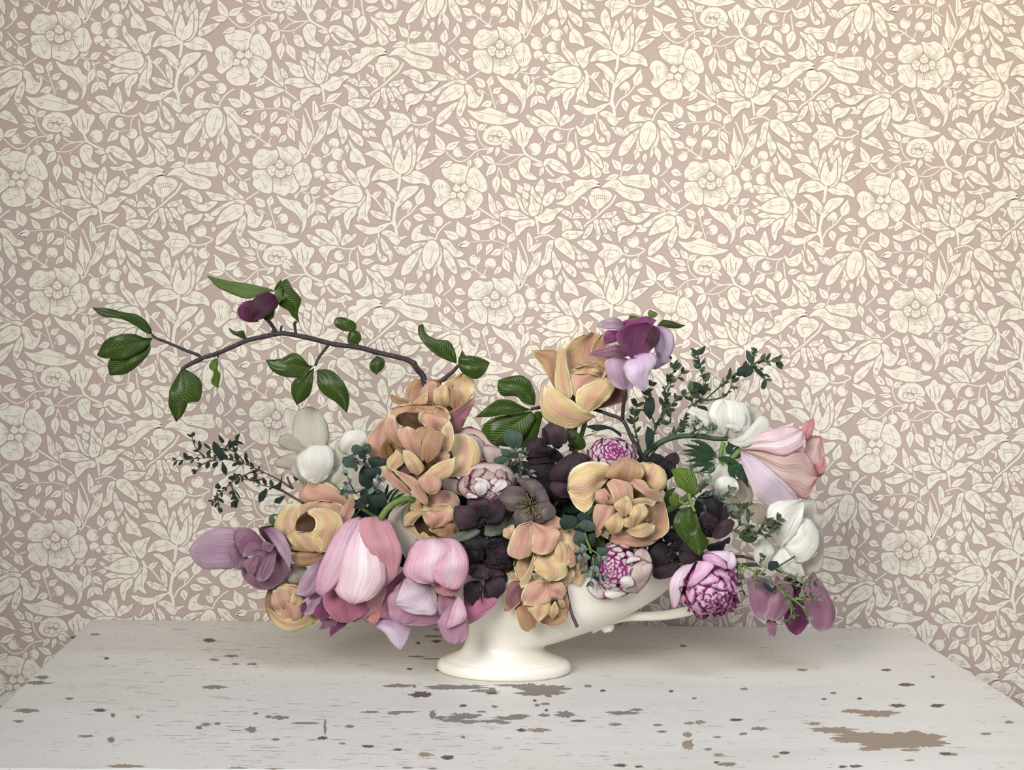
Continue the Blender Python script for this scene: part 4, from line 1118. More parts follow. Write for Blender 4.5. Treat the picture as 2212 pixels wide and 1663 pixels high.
c9 = flower('caramel_tulip', 'wide open caramel tulip right of centre, below a striped white and magenta ranunculus', 'tulip', 1345, 1090, 55, 'caramel double tulips')
PS(c9, 'G2', """
1480,600 | 1490,540 1470,450 | 1590,448 | 1620,720 1722,640 1695,510 ; cary ; 44,56,50 ; .35
1300,600 | 1175,590 1138,540 1200,460 | 1330,390 | 1420,630 1495,560 1465,450 ; car ; 50,66,58 ; .4
1150,600 | 1175,480 1020,440 880,470 800,560 | 788,690 | 1070,710 1000,850 940,907 840,820 ; cary ; 52,70,58 ; .35
1330,960 | 1040,800 1070,640 | 1200,585 | 1580,900 1500,680 1380,610 ; cardk ; 48,48,46 ; -.1
1450,1150 | 1540,1000 1580,860 | 1690,795 | 1600,1172 1735,1090 1730,950 ; car ; 58,58,50 ; -.3
1170,1160 | 1260,1120 1400,1130 1550,1130 | 1650,1155 | 1240,1212 1430,1242 1565,1222 ; carp ; 52,66,54 ; .4
1250,1150 | 1150,1080 1300,1060 | 1450,1080 | 1400,1180 1530,1130 ; carp ; 56,62,60 ; .2
1050,1135 | 1028,1010 1050,850 | 1170,850 | 1130,1045 1205,980 1238,880 ; carp ; 62,70,70 ; .4
1060,1155 | 1038,1060 | 1110,1010 | 1100,1110 ; carp ; 62,66,66 ; .3
1160,1165 | 1085,1120 | 1100,1080 | 1170,1110 ; cary ; 58,60,58 ; .3
1560,880 | 1540,960 1480,1040 | 1420,1090 | 1610,960 1600,1060 1500,1100 ; cardk ; 50,48,50 ; -.1
1340,1090 | 1420,1040 1500,1015 | 1608,1040 | 1400,1135 1500,1152 1595,1100 ; cary ; 68,77,68 ; .4
1210,1112 | 1138,1040 1170,980 | 1240,920 | 1285,1090 1312,1000 1290,935 ; cary ; 68,77,72 ; .45
1160,850 | 1055,800 1055,720 | 1130,690 | 1242,820 1190,750 ; carp ; 66,74,66 ; .45
1150,800 | 1090,770 | 1120,720 | 1180,770 ; cardk ; 73,72,70 ; -.2
1290,920 | 1230,820 1185,700 1160,640 | 1220,600 | 1395,810 1395,700 1370,635 ; carp ; 68,78,62 ; .45
1420,1062 | 1375,960 1400,870 | 1460,838 | 1480,1000 1545,930 1525,860 ; cary ; 72,86,78 ; .5
1420,1060 | 1330,1050 1310,990 | 1390,930 | 1450,1050 1430,980 ; cary ; 70,76,74 ; .4
1320,952 | 1250,890 1230,830 | 1340,760 | 1392,900 1385,810 ; cary ; 76,84,78 ; .45
1385,860 | 1390,805 1500,775 | 1622,808 | 1430,865 1530,835 1585,862 ; cary ; 72,76,70 ; .4
1420,600 | 1388,660 1480,720 1580,795 | 1692,802 | 1510,615 1565,690 1645,710 ; carp ; 62,70,60 ; .4
1500,1000 | 1530,900 | 1590,840 | 1590,980 1620,900 ; car ; 62,62,58 ; .2
""", ruf=.2, grow=1.06)
core(c9, 1348, 1095, 40, 86, 82)
astem(c9, [(1340, 1110, 40), (1290, 1170, 20), (1180, 1230, 5)], 2.8)

# pink tulips
k1 = flower('pink_tulip', 'large pink tulip hanging nose down, left one of the two big pink tulips', 'tulip', 780, 1210, 60, 'large pink tulips')
PS(k1, 'F8', """
1960,950 | 1850,1100 1825,1230 | 1900,1282 | 1995,1000 1965,1180 ; coral ; 50,54,52 ; .3
1560,900 | 1410,1000 1425,1130 1540,1245 | 1650,1262 | 1800,950 1850,1080 1820,1180 ; pinkd ; 50,60,56 ; .35
1700,950 | 1600,1050 1600,1200 | 1700,1255 | 2000,900 1970,1080 1860,1180 ; pinkc ; 52,58,54 ; .3
1770,255 | 1640,500 1550,750 1505,900 1560,1010 | 1690,1088 | 1850,330 1990,700 2005,880 1880,1030 ; pinkl ; 58,86,80 ; .45
1760,245 | 1600,310 1450,540 1350,800 1335,950 | 1385,1000 | 1730,400 1680,620 1570,840 1460,965 ; pink ; 52,82,78 ; .4
1890,243 | 1770,270 1745,400 1830,560 1900,770 1960,870 | 2012,905 | 2040,290 2160,560 2115,790 ; pinkc ; 54,84,70 ; .45
""", nu=22, nv=17, ridge=.03)
stem([(822, 1120, 64), (836, 1100, 64), (858, 1084, 58), (890, 1080, 45), (960, 1120, 20), (1060, 1230, 5)], 3.4, 'green', k1, seg=10)
k2 = flower('pink_tulip', 'large mauve pink tulip with a rounded hood, overlapping the left side of the vase', 'tulip', 930, 1270, 65, 'large pink tulips')
PS(k2, 'G1', """
360,640 | 210,770 155,950 | 170,1035 | 420,700 280,850 235,1010 ; pinkd ; 50,56,50 ; .3
835,830 | 850,980 873,1088 1010,1010 | 1132,888 | 900,850 1020,850 ; pinkd ; 58,70,72 ; .3
400,670 | 225,850 215,940 240,1035 | 330,1092 | 690,900 690,1010 650,1070 520,1098 ; pinkm ; 54,68,66 ; .4
700,830 | 600,870 600,1005 | 735,1008 | 760,850 780,920 ; pinkm ; 62,68,66 ; .3
540,740 | 390,690 285,880 | 280,925 | 612,830 615,1002 420,1003 ; lilp ; 66,77,74 ; .35
790,850 | 635,1050 635,1120 690,1225 | 770,1260 | 845,950 878,1080 860,1205 ; pinkm ; 68,86,82 ; .5
795,840 | 740,960 698,1112 | 740,1115 | 855,960 850,1060 ; pink ; 76,91,88 ; .4
620,740 | 600,800 660,850 | 740,865 | 800,760 790,830 ; coral ; 74,80,78 ; .3
590,383 | 460,405 385,500 343,640 362,700 460,752 | 600,762 | 800,430 790,560 700,700 ; pink ; 60,96,88 ; .5
640,388 | 665,450 605,600 572,700 | 690,800 | 780,400 872,530 868,700 800,800 ; pink ; 62,99,90 ; .42
""", nu=22, nv=17)  # lighter pink petal over the hanging one paints the highlight on its fold
stem([(935, 1165, 58), (945, 1175, 40), (990, 1200, 20), (1060, 1240, 5)], 4.0, 'green', k2)
k3 = flower('pink_tulip', 'peach pink tulip facing right at the right edge, beside the white anemones', 'tulip', 1690, 990, 5, 'large pink tulips')
PS(k3, 'F5', """
1700,1030 | 1685,930 1720,850 | 1805,808 | 1770,990 1812,880 ; coral ; 0,-5,-6 ; .3
1700,1250 | 1720,1100 1750,980 | 1870,985 | 1830,1380 1915,1300 1900,1100 ; peach ; 0,-6,-8 ; .2
1800,1250 | 1845,1230 | 1900,1180 | 1850,1352 1917,1300 ; coral ; 0,-1,-3 ; .3
1110,1115 | 1290,1110 1520,1160 1690,1120 1800,1280 | 1845,1375 | 1230,1250 1430,1430 1640,1560 1750,1572 ; peach ; 8,26,8 ; .4
1110,1110 | 1200,1000 1400,920 1600,885 | 1700,925 | 1300,1120 1500,1172 1640,1130 1722,1030 ; pinkl ; 10,28,12 ; .35
1110,1125 | 1108,1220 1180,1400 1260,1560 1380,1660 | 1600,1655 | 1240,1180 1420,1320 1590,1480 1655,1580 ; lilp ; 14,36,18 ; .4
""", nu=22, nv=17)
stem([(1601, 972, 8), (1585, 985, 5), (1540, 1030, 0), (1400, 1130, -5), (1180, 1230, 0)], 3.6, 'green', k3)

# magnolias
m2 = flower('purple_magnolia', 'purple magnolia bloom at the very top of the arrangement on its dark twig', 'magnolia', 1365, 760, 20, 'purple magnolias')
PS(m2, 'F4', """
1480,260 | 1530,150 1650,120 1760,100 | 1850,140 | 1560,250 1750,250 ; mag ; 8,12,8 ; .2
1850,190 | 1845,330 1835,420 1870,530 | 1920,535 | 1965,220 2022,330 1990,470 ; magw ; 14,14,6 ; .35
1870,450 | 1820,610 | 1930,560 | 1930,460 1988,520 ; magl ; 10,12,8 ; .3
1985,520 | 1950,500 | 1970,460 | 2000,500 ; twigc ; 6,6,6 ; .2
1540,160 | 1440,105 1330,140 | 1280,180 | 1520,230 1420,225 1330,218 ; magl ; 14,22,15 ; .3
1490,240 | 1380,235 1342,300 | 1350,372 | 1490,330 1425,355 ; mag ; 18,24,20 ; .35
1575,480 | 1480,370 1330,410 1240,435 | 1198,472 | 1500,508 1350,502 1260,485 ; magm ; 24,32,24 ; .35
1560,500 | 1375,510 1365,640 1440,765 | 1565,818 | 1640,560 1640,720 1620,790 ; magl ; 26,33,27 ; .4
1760,165 | 1560,180 1472,260 1478,350 1560,470 | 1660,500 | 1880,225 1870,330 1790,440 1710,560 ; magi ; 18,32,44 ; -.2
1830,190 | 1750,290 | 1790,420 | 1885,280 1850,380 ; magd ; 30,34,36 ; .1
1640,470 | 1535,560 1545,660 1640,775 | 1730,822 | 1820,450 1855,560 1780,640 1775,770 ; magw ; 38,46,36 ; .45
""".replace('twigc', 'magd'))
PS(m2, 'F4', """
1775,110 | 1765,70 | 1785,40 | 1830,115 1862,75 ; leafp ; 8,8,6 ; .2
1858,190 | 1930,135 | 2125,190 | 1900,205 2050,218 ; leaf ; 6,6,4 ; .2
1580,135 | 1600,92 | 1685,108 | 1650,135 ; leafl ; 6,6,6 ; .2
""", name='leaf')
stem([(1352, 842, 28), (1349, 862, 22), (1346, 880, 16), (1345, 905, 10)], 2.0, 'bark', m2, 'twig')
stem([(1283, 884, 2), (1310, 893, 6), (1345, 908, 10), (1364, 945, 12), (1385, 985, 12), (1410, 1025, 10), (1300, 1130, 0), (1150, 1235, 0)], (1.7, 3.0), 'bark', m2, 'twig')
b2 = flower('magnolia_twig', 'glossy green leaf cluster between the two top caramel tulips', 'twig', 1140, 885, 0)
PS(b2, 'F2', """
2080,1270 | 2000,1400 1950,1550 1880,1650 | 1900,1700 | 2170,1270 2135,1450 2080,1620 ; leaf ; 4,6,2 ; .3
2030,1260 | 1800,1300 1560,1350 1450,1450 1460,1560 | 1600,1670 | 2090,1350 1980,1550 1850,1680 ; leaf ; 5,12,8 ; .35
2030,1240 | 1850,1300 1700,1310 1540,1330 | 1368,1337 | 1930,1205 1780,1128 1620,1130 1480,1230 ; leaf ; 8,16,10 ; .3
2070,1190 | 1950,1170 1850,1080 1690,1080 1630,1000 | 1640,890 | 2085,1080 2030,920 1920,835 1760,850 ; leaf ; 5,8,2 ; .3
""", name='leaf', ridge=.06)
stem([(1147, 884, 8), (1160, 881, 6), (1185, 878, 0), (1230, 880, -8), (1283, 884, 0)], (1.6, 2.2), 'bark', b2, 'twig')

m3 = flower('purple_magnolia', 'purple magnolia reaching furthest left with one broad pale lilac petal', 'magnolia', 540, 1195, 30, 'purple magnolias')
PS(m3, 'F8', """
650,540 | 560,370 450,345 300,380 190,465 | 122,570 | 600,720 400,748 250,742 150,640 ; magl ; 25,18,4 ; .3
960,600 | 790,380 870,335 | 950,330 | 1000,520 ; magd ; 14,12,8 ; .1
960,560 | 640,700 655,850 780,935 | 850,948 | 1095,740 1045,840 940,925 ; magm ; 20,30,30 ; .3
1000,650 | 900,520 | 880,420 | 1060,600 980,450 ; magi ; 18,20,20 ; .1
650,640 | 550,500 503,590 | 570,757 | 710,660 650,740 ; magm ; 30,40,42 ; .4
880,540 | 730,370 580,365 552,470 | 640,628 | 880,570 790,600 720,625 ; magm ; 30,46,46 ; .4
960,540 | 830,550 720,650 695,740 | 800,872 | 955,640 935,760 870,845 ; magm ; 30,46,50 ; .45
790,590 | 650,680 660,740 | 720,830 | 790,640 765,760 ; magm ; 48,53,54 ; .3
940,520 | 840,480 | 820,560 | 900,580 ; magm ; 44,46,46 ; .3
838,370 | 900,460 985,590 | 1090,738 | 950,350 1065,480 1103,620 ; magl ; 24,40,40 ; .35
""")
astem(m3, [(590, 1150, 10), (640, 1180, 0), (800, 1220, -5), (1050, 1240, 0)], 2.6, 'twig')
m4 = flower('purple_magnolia', 'drooping magnolia under the pink tulips, curled violet petals and one white lilac petal', 'magnolia', 700, 1320, 38, 'purple magnolias')
PS(m4, 'F8', """
1950,1215 | 1885,1280 1990,1355 2050,1440 | 2140,1528 | 2240,1235 2245,1330 2200,1440 ; magw ; 44,51,50 ; .35
1410,640 | 1260,740 1170,900 | 1138,992 | 1420,780 1370,900 1290,1007 ; magl ; 40,46,42 ; .35
1560,1235 | 1475,1320 | 1475,1395 | 1635,1270 1540,1345 ; mag ; 40,44,42 ; .3
1500,1225 | 1360,1200 1400,1265 | 1363,1325 | 1545,1270 1450,1315 ; magm ; 42,46,44 ; .3
1425,1000 | 1325,1120 1325,1200 | 1400,1235 | 1460,1130 1470,1205 ; mag ; 46,50,48 ; .4
1345,960 | 1220,1050 1190,1120 | 1235,1195 | 1400,1000 1375,1090 1310,1175 ; magl ; 44,50,46 ; .4
1330,980 | 1270,1000 | 1285,1050 | 1370,1000 ; mag ; 46,49,48 ; .3
1240,1060 | 1190,1090 | 1200,1180 | 1250,1120 ; mag ; 48,50,48 ; .3
""")
astem(m4, [(715, 1300, 30), (760, 1290, 20), (900, 1270, 5), (1050, 1245, 0)], 2.4, 'twig')
m5 = flower('purple_magnolia', 'muted mauve magnolia hanging at the lower right below the white anemone', 'magnolia', 1700, 1300, 25, 'purple magnolias')
PS(m5, 'G4', """
1740,895 | 1620,1060 1635,1250 1730,1450 | 1815,1497 | 1820,1000 1905,1150 1965,1290 1920,1460 ; magm ; 18,28,24 ; .4
1500,930 | 1440,1000 | 1540,1250 | 1650,1000 1640,1150 ; magd ; 14,14,14 ; .1
1600,1050 | 1450,1330 1495,1480 | 1570,1533 | 1745,1200 1710,1380 1630,1500 ; magi ; 18,25,20 ; .35
1280,1380 | 1265,1450 | 1310,1557 | 1362,1388 1375,1480 1358,1540 ; magm ; 28,32,30 ; .4
1310,940 | 1100,970 1082,1060 1108,1250 1170,1352 | 1262,1385 | 1360,1050 1310,1200 1278,1320 ; magm ; 22,38,35 ; .4
1370,940 | 1330,1080 1290,1260 1268,1350 | 1335,1393 | 1540,1060 1515,1240 1420,1365 ; magm ; 24,40,36 ; .4
""")
stem([(1690, 1235, 20), (1640, 1212, 15), (1612, 1204, 8), (1586, 1202, 0), (1450, 1215, -5), (1180, 1240, 0)], 1.6, 'twig', m5)

# white anemones
w1 = flower('white_anemone', 'sheer grey-white anemone seen from behind, below the hanging trio of leaves', 'anemone', 655, 940, -18, 'white anemones')
PS(w1, 'F6', """
1220,340 | 1130,250 1115,130 | 1150,90 | 1240,250 1245,130 ; wht ; -22,-22,-24 ; .2
1270,690 | 1060,660 1032,600 | 1100,555 | 1290,600 1230,520 ; whs ; -16,-16,-18 ; .2
1410,560 | 1180,500 1065,440 | 1085,365 | 1300,440 1230,360 1150,335 ; whs ; -15,-16,-20 ; .3
1430,540 | 1220,420 1215,200 1270,110 | 1370,78 | 1545,430 1545,280 1465,125 ; whg ; -18,-12,-16 ; .4
""")
astem(w1, [(700, 955, -20), (740, 1000, -18), (850, 1100, -12), (1050, 1230, -5)], 1.8)
w2 = flower('white_anemone', 'bright white anemone beside the eucalyptus tips on the left side', 'anemone', 690, 1005, 5, 'white anemones')
PS(w2, 'F6', """
1600,840 | 1490,800 1600,620 | 1720,490 | 1860,870 1860,700 1840,560 ; whg ; -5,0,-4 ; .3
1620,780 | 1590,500 1640,400 | 1690,395 | 1770,560 1730,450 ; whg ; -2,0,-2 ; .2
1310,840 | 1190,700 | 1230,590 | 1340,760 1290,650 ; whg ; -2,0,-2 ; .3
1700,530 | 1640,470 1665,380 1720,310 | 1790,292 | 1770,540 1880,450 1928,380 1885,308 ; wht ; 0,9,4 ; .4
1430,825 | 1290,745 1245,620 1265,530 | 1400,433 | 1560,735 1608,600 1572,465 ; wht ; 5,15,9 ; .4
""")
astem(w2, [(710, 1040, 0), (800, 1110, -5), (1050, 1230, -2)], 1.8)
w3 = flower('white_anemone', 'creamy white anemone seen from the side on a thick stem, upper right', 'anemone', 1580, 910, 5, 'white anemones')
PS(w3, 'F5', """
900,830 | 700,740 620,700 | 860,645 | 980,760 960,680 ; whg ; 0,0,-4 ; .2
1150,1000 | 1100,850 1120,700 | 1285,698 | 1300,900 1315,790 ; whg ; 0,0,-4 ; .3
980,990 | 830,935 680,810 595,755 | 640,695 | 1010,880 860,780 750,730 ; wht ; 5,9,4 ; .3
980,1005 | 850,910 795,750 860,640 | 1000,625 | 1170,990 1215,820 1150,675 ; wht ; 5,20,4 ; .4
975,1015 | 1110,980 1225,860 1300,785 | 1355,805 | 1060,1078 1210,1065 1375,900 ; wht ; 8,19,8 ; .4
950,990 | 870,850 880,720 | 940,638 | 1010,850 1000,720 ; wht ; 14,19,10 ; .3
1060,995 | 1020,850 1030,720 | 1080,640 | 1150,900 1150,750 ; wht ; 12,18,8 ; .3
1040,940 | 960,880 | 1040,850 | 1110,920 ; wht ; 20,23,20 ; .3
""")
stem([(1571, 948, 8), (1540, 947, 8), (1510, 942, 7), (1462, 943, 5), (1425, 957, 3), (1390, 985, 0), (1330, 1060, -4), (1150, 1235, 0)], (2.3, 3.6), 'dgreen', w3)
w4 = flower('white_anemone', 'small white anemone tucked behind silvery leaf tips right of centre', 'anemone', 1570, 1040, 12, 'white anemones')
PS(w4, 'F5', """
1010,1640 | 1070,1480 1040,1400 | 1120,1388 | 1195,1640 1215,1490 ; whs ; 2,4,2 ; .3
940,1700 | 880,1600 950,1520 | 1050,1560 | 1120,1720 1140,1620 ; whs ; 0,4,2 ; .3
860,1500 | 770,1390 850,1280 | 930,1213 | 1030,1400 1010,1290 ; whg ; 10,14,8 ; .3
900,1540 | 845,1460 885,1380 | 960,1355 | 1065,1530 1085,1450 1045,1385 ; wht ; 14,24,17 ; .45
""")
stem([(1563, 955, 6), (1558, 975, 8), (1557, 990, 8), (1562, 1010, 8), (1566, 1035, 8)], 2.4, 'green', w4)
w5 = flower('white_anemone', 'biggest white anemone on the right edge, just above the drooping mauve magnolia', 'anemone', 1710, 1160, 25, 'white anemones')
PS(w5, 'G4', """
1700,430 | 1635,300 1650,200 | 1740,178 | 1840,470 1780,300 1775,215 ; whg ; 10,10,5 ; .3
1760,470 | 1730,330 | 1850,330 | 1830,478 1888,400 ; whg ; 12,12,8 ; .3
1260,440 | 1130,400 1135,300 | 1200,228 | 1340,320 ; whs ; 5,8,4 ; .3
1600,900 | 1650,800 1780,720 1795,480 | 1830,480 | 1700,935 1825,860 1848,600 ; whg ; 15,22,10 ; .35
1270,872 | 1165,800 1145,700 1190,590 | 1270,565 | 1345,760 1345,650 ; wht ; 22,31,24 ; .4
1640,1020 | 1400,890 1330,790 | 1400,680 | 1655,930 1600,780 1500,670 ; wht ; 26,36,30 ; .35
1440,650 | 1560,520 1640,370 | 1710,375 | 1560,810 1700,785 1795,660 1795,500 ; wht ; 30,46,28 ; .45
1400,670 | 1320,550 1275,380 1305,240 1420,188 | 1645,182 | 1520,570 1615,440 1650,300 ; wht ; 30,48,28 ; .45
""", nu=18, nv=13)
astem(w5, [(1700, 1215, 20), (1660, 1218, 10), (1500, 1225, 0), (1200, 1240, 0)], 2.2, 'dgreen')
w6 = flower('fallen_petal', 'sheer white petal peeping out behind white anemone stems, left of largest white bloom', 'petal', 1610, 1100, 0)
PS(w6, 'G4', """
1050,330 | 900,340 860,260 | 960,190 | 1230,300 1120,200 ; whs ; -2,0,-2 ; .3
""")
# ---------------------------------------------------------------- hellebores
def stamens(parent, fr, cx, cy, r, d, n, m, L=7, seed=1):
    ox, oy, sc = FRM[fr]; mb = MB(); rr = random.Random(seed); c = at(ox+cx/sc, oy+cy/sc, d)
    for i in range(n):
        a = rr.random()*6.28; q = rr.random()**.5; e = Vector((math.cos(a)*q*r*.001, -(L*(1-.4*q))*.001, math.sin(a)*q*r*.001))
        p = c+e; mb.tube([c+e*.1, c+e*.6, p], [.0003, .0003, .0003], 4)
        mb.tube([p-e*.02, p+e*.1, p+e*.2], [.0004, .0008, .0003], 5)
    mb.build('stamens', M[m], parent)
h1 = flower('dark_hellebore', 'brownish plum hellebore with dark round buds at the top of the dark cluster', 'hellebore', 1190, 960, 38, 'dark hellebores')
PS(h1, 'G2', """
620,430 | 430,450 350,330 | 370,285 | 720,430 700,330 600,300 ; hel ; 34,36,32 ; .2
640,370 | 400,390 345,290 | 480,193 | 600,300 550,220 ; hel ; 36,42,36 ; .3
700,260 | 555,260 535,130 | 610,48 | 770,250 772,130 ; helm ; 38,44,36 ; .4
560,260 | 540,160 | 535,100 | 600,200 580,140 ; hel ; 44,46,44 ; .2
780,270 | 830,210 | 870,175 | 790,290 850,230 ; hel ; 38,38,36 ; .3
580,380 | 512,330 | 560,263 | 645,315 ; heln ; 46,52,46 ; .6
690,312 | 630,272 | 690,233 | 732,272 ; heln ; 46,51,46 ; .6
700,420 | 620,380 | 650,290 | 740,380 ; heln ; 38,40,38 ; .3
""")
astem(h1, [(1195, 985, 30), (1190, 1050, 20), (1140, 1200, 5)], 1.8, 'twig')
h2 = flower('dark_hellebore', 'very dark hellebore between the leaf cluster and the wide caramel tulip', 'hellebore', 1215, 1030, 42, 'dark hellebores')
PS(h2, 'G2', """
620,700 | 430,600 420,450 | 560,400 | 720,660 700,480 ; heln ; 30,34,30 ; .2
700,820 | 560,760 560,640 | 650,600 | 800,800 800,680 ; heln ; 30,34,32 ; .2
800,680 | 610,620 640,480 780,365 | 880,340 | 940,580 985,480 960,390 ; hel ; 38,50,44 ; .4
830,775 | 680,765 615,680 | 630,620 | 840,700 780,640 ; helm ; 42,50,46 ; .4
980,450 | 940,380 | 900,340 | 1010,430 990,380 ; helm ; 42,44,42 ; .3
""")
astem(h2, [(1220, 1050, 35), (1180, 1130, 20), (1130, 1220, 5)], 1.8, 'twig')
h3 = flower('grey_hellebore', 'greyish mauve hellebore facing forward with a greenish stamen centre', 'hellebore', 1150, 1085, 52, 'dark hellebores')
PS(h3, 'G2', """
440,770 | 350,690 305,600 380,588 | 455,590 | 530,740 560,700 530,640 ; hell ; 50,52,44 ; .25
470,800 | 480,720 520,690 | 562,688 | 610,870 600,780 ; hell ; 50,54,50 ; .25
430,800 | 330,670 200,675 118,760 | 118,782 | 390,860 280,905 205,900 ; hell ; 54,63,58 ; .3
475,820 | 450,950 490,1022 | 575,1002 | 560,800 645,850 668,930 ; hell ; 54,62,58 ; .3
430,830 | 285,890 262,960 300,1062 | 365,1068 | 455,880 455,1000 425,1052 ; hell ; 55,64,60 ; .3
""")
stamens(h3, 'G2', 420, 850, 13, 58, 46, 'stamp', 8, 3)
astem(h3, [(1152, 1085, 46), (1140, 1130, 25), (1120, 1220, 5)], 1.8, 'twig')
h4 = flower('plum_hellebore', 'plum hellebore overlapping the lower edge of the white ranunculus', 'hellebore', 1040, 1115, 55, 'dark hellebores')
PS(h4, 'F7', """
1540,1040 | 1540,1140 | 1680,1135 | 1640,1010 1780,990 ; helg ; 44,48,44 ; .2
1640,1020 | 1650,960 | 1740,890 | 1730,1080 1830,1050 1810,960 ; helg ; 42,44,42 ; .2
1420,1060 | 1225,1130 | 1235,1198 | 1500,1095 1390,1175 ; helg ; 46,50,46 ; .2
1490,1000 | 1400,1065 1285,1072 1236,950 | 1250,858 | 1480,940 1410,870 1330,848 ; helm ; 52,62,56 ; .35
1510,940 | 1385,880 1375,790 | 1490,743 | 1570,890 1565,790 ; helm ; 52,60,52 ; .35
1500,980 | 1560,850 1640,785 | 1722,778 | 1590,1020 1700,1010 1742,880 ; hel ; 54,64,58 ; .35
1500,1010 | 1440,960 | 1520,850 | 1600,960 1590,890 ; heln ; 60,62,58 ; .3
""")
stamens(h4, 'F7', 1500, 960, 9, 62, 22, 'stamd', 7, 4)
astem(h4, [(1042, 1120, 48), (1060, 1170, 25), (1090, 1230, 5)], 1.8, 'twig')
def rosette(parent, cx, cy, d, rx, ry, n, mats, ax=(0, -1, 0), th0=8, th1=88, plen=.62, pwid=.75, lift=.25, name='petal', seed=1, ruf=.15):
    """overlapping petals laid shell-wise over a rounded head; ax = direction the head faces (x right, y away, z up); sizes in photo px"""
    rr = random.Random(seed); c = at(cx, cy, d); s = .000485; a = Vector(ax).normalized()
    e1 = a.cross(Vector((0, 0, 1))); e1 = e1.normalized() if e1.length > .05 else Vector((1, 0, 0)); e2 = e1.cross(a).normalized()
    for i in range(n):
        f = (i+.5)/n; th = math.radians(th1-(th1-th0)*f**.62); ph = i*2.39996+rr.random()*.3
        nrm = a*math.cos(th)+(e1*math.cos(ph)+e2*math.sin(ph))*math.sin(th)
        tipd = (a-nrm*a.dot(nrm)); tipd = tipd.normalized() if tipd.length > .05 else e1
        side = nrm.cross(tipd).normalized(); R0 = (rx+ry)/2*s
        def sp(v): return Vector((v.x*rx*s/1.0, v.y*R0, v.z*ry*s/1.0)) if True else v
        size = (.45+.55*math.sin(th)); Ln = R0*plen*size*(.85+.3*rr.random()); Wd = R0*pwid*size*(.85+.3*rr.random())
        base = c+sp(nrm); V = []; U = []; nu, nv = 8, 9; pz = rr.random()*30; lf = lift*(.7+.6*rr.random())
        for k in range(nu):
            u = k/(nu-1); wv = math.sin(min(1, u*1.25+.15)*math.pi*.5)**.8*(1-max(0, u-.62)**2*2.6)
            for j in range(nv):
                v = -1+2*j/(nv-1); q = u-.5-.10*abs(v)**2.2*(u)
                p = base+tipd*Ln*q+side*Wd*.5*v*wv
                z = -R0*.16*(q*2)**2*size+lf*Ln*max(0, u-.35)**1.6-Wd*.22*v*v*(1-.6*u)
                z += ruf*Ln*.5*u*noise.noise(Vector((v*3.2+pz, u*2, pz)))
                V.append(p+nrm*z); U.append((u, (v+1)/2))
        Fc = [(k*nv+j, k*nv+j+1, (k+1)*nv+j+1, (k+1)*nv+j) for k in range(nu-1) for j in range(nv-1)]
        mm = mats[min(len(mats)-1, int(f*len(mats)))]
        o = meshobj(name, V, Fc, M[mm], parent, True, U); sd = o.modifiers.new('thickness', 'SOLIDIFY'); sd.thickness = .00035; sd.offset = 0
h5 = flower('black_hellebore', 'ruffled black double hellebore beside the rounded pink tulip', 'hellebore', 1062, 1195, 55, 'dark hellebores')
PS(h5, 'F7', """
1500,1320 | 1370,1320 1360,1200 | 1480,1140 | 1620,1320 1620,1200 ; heln ; 50,58,52 ; .3
1600,1400 | 1560,1260 1600,1170 | 1720,1160 | 1760,1380 1800,1260 ; heln ; 50,60,52 ; .3
1450,1430 | 1370,1420 1370,1300 | 1460,1260 | 1600,1430 1590,1300 ; heln ; 54,60,58 ; .3
1700,1500 | 1580,1440 1560,1330 | 1640,1270 | 1790,1460 1830,1380 ; hel ; 54,62,58 ; .3
""")
rosette(h5, 1074, 1200, 52, 44, 40, 26, ['heln', 'hel', 'heln'], (.25, -1, -.1), 10, 85, .9, .7, .4, seed=5, ruf=.3)
astem(h5, [(1070, 1190, 40), (1085, 1220, 10)], 1.8, 'twig')
h6 = flower('black_hellebore', 'black hellebore with hanging spidery stamens, below the double black one', 'hellebore', 1050, 1260, 68, 'dark hellebores')
PS(h6, 'G1', """
980,720 | 870,680 880,610 | 990,600 | 1160,700 1150,650 ; hel ; 64,70,66 ; .3
960,730 | 845,760 850,880 | 908,938 | 1000,800 950,880 ; hel ; 64,71,68 ; .3
1010,730 | 1000,850 1070,890 | 1115,883 | 1150,700 1180,800 ; hel ; 64,71,68 ; .3
1060,700 | 1100,650 | 1160,640 | 1150,760 1200,720 ; heln ; 60,64,60 ; .3
960,720 | 900,700 | 950,640 | 1040,720 1030,660 ; helm ; 70,74,70 ; .3
""")
ox, oy, sc = FRM['G1']; mbt = MB()
for x0, y0, x1, y1 in ((950, 760, 930, 870), (960, 770, 960, 890), (970, 770, 990, 925), (985, 770, 1010, 880), (965, 760, 1020, 870), (975, 740, 975, 860)):
    mbt.tube([at(ox+x0/sc, oy+y0/sc, 72), at(ox+(x0+x1)/2/sc, oy+(y0+y1)/2/sc, 76), at(ox+x1/sc, oy+y1/sc, 76)], [.0012, .001, .0004], 5)
mbt.build('stamens', M['stamd'], h6)
astem(h6, [(1052, 1250, 60), (1060, 1215, 55), (1085, 1205, 10)], 1.8, 'twig')
h7 = flower('black_hellebore', 'black hellebore below the wide caramel tulip, left of the pink ranunculus', 'hellebore', 1455, 1195, 50, 'dark hellebores')
PS(h7, 'G4', """
340,620 | 240,570 290,480 | 370,475 | 440,610 460,520 ; heln ; 46,50,46 ; .3
330,650 | 190,610 100,720 115,830 | 200,875 | 330,770 280,850 ; heln ; 48,56,52 ; .3
300,810 | 160,865 142,950 | 212,978 | 400,820 340,940 ; hel ; 50,56,54 ; .3
400,640 | 480,560 570,650 | 602,765 | 400,770 480,830 ; hel ; 50,58,54 ; .3
360,700 | 300,640 | 380,590 | 440,700 ; heln ; 54,57,54 ; .3
""")
stamens(h7, 'G4', 370, 680, 10, 56, 26, 'stamd', 6, 9)
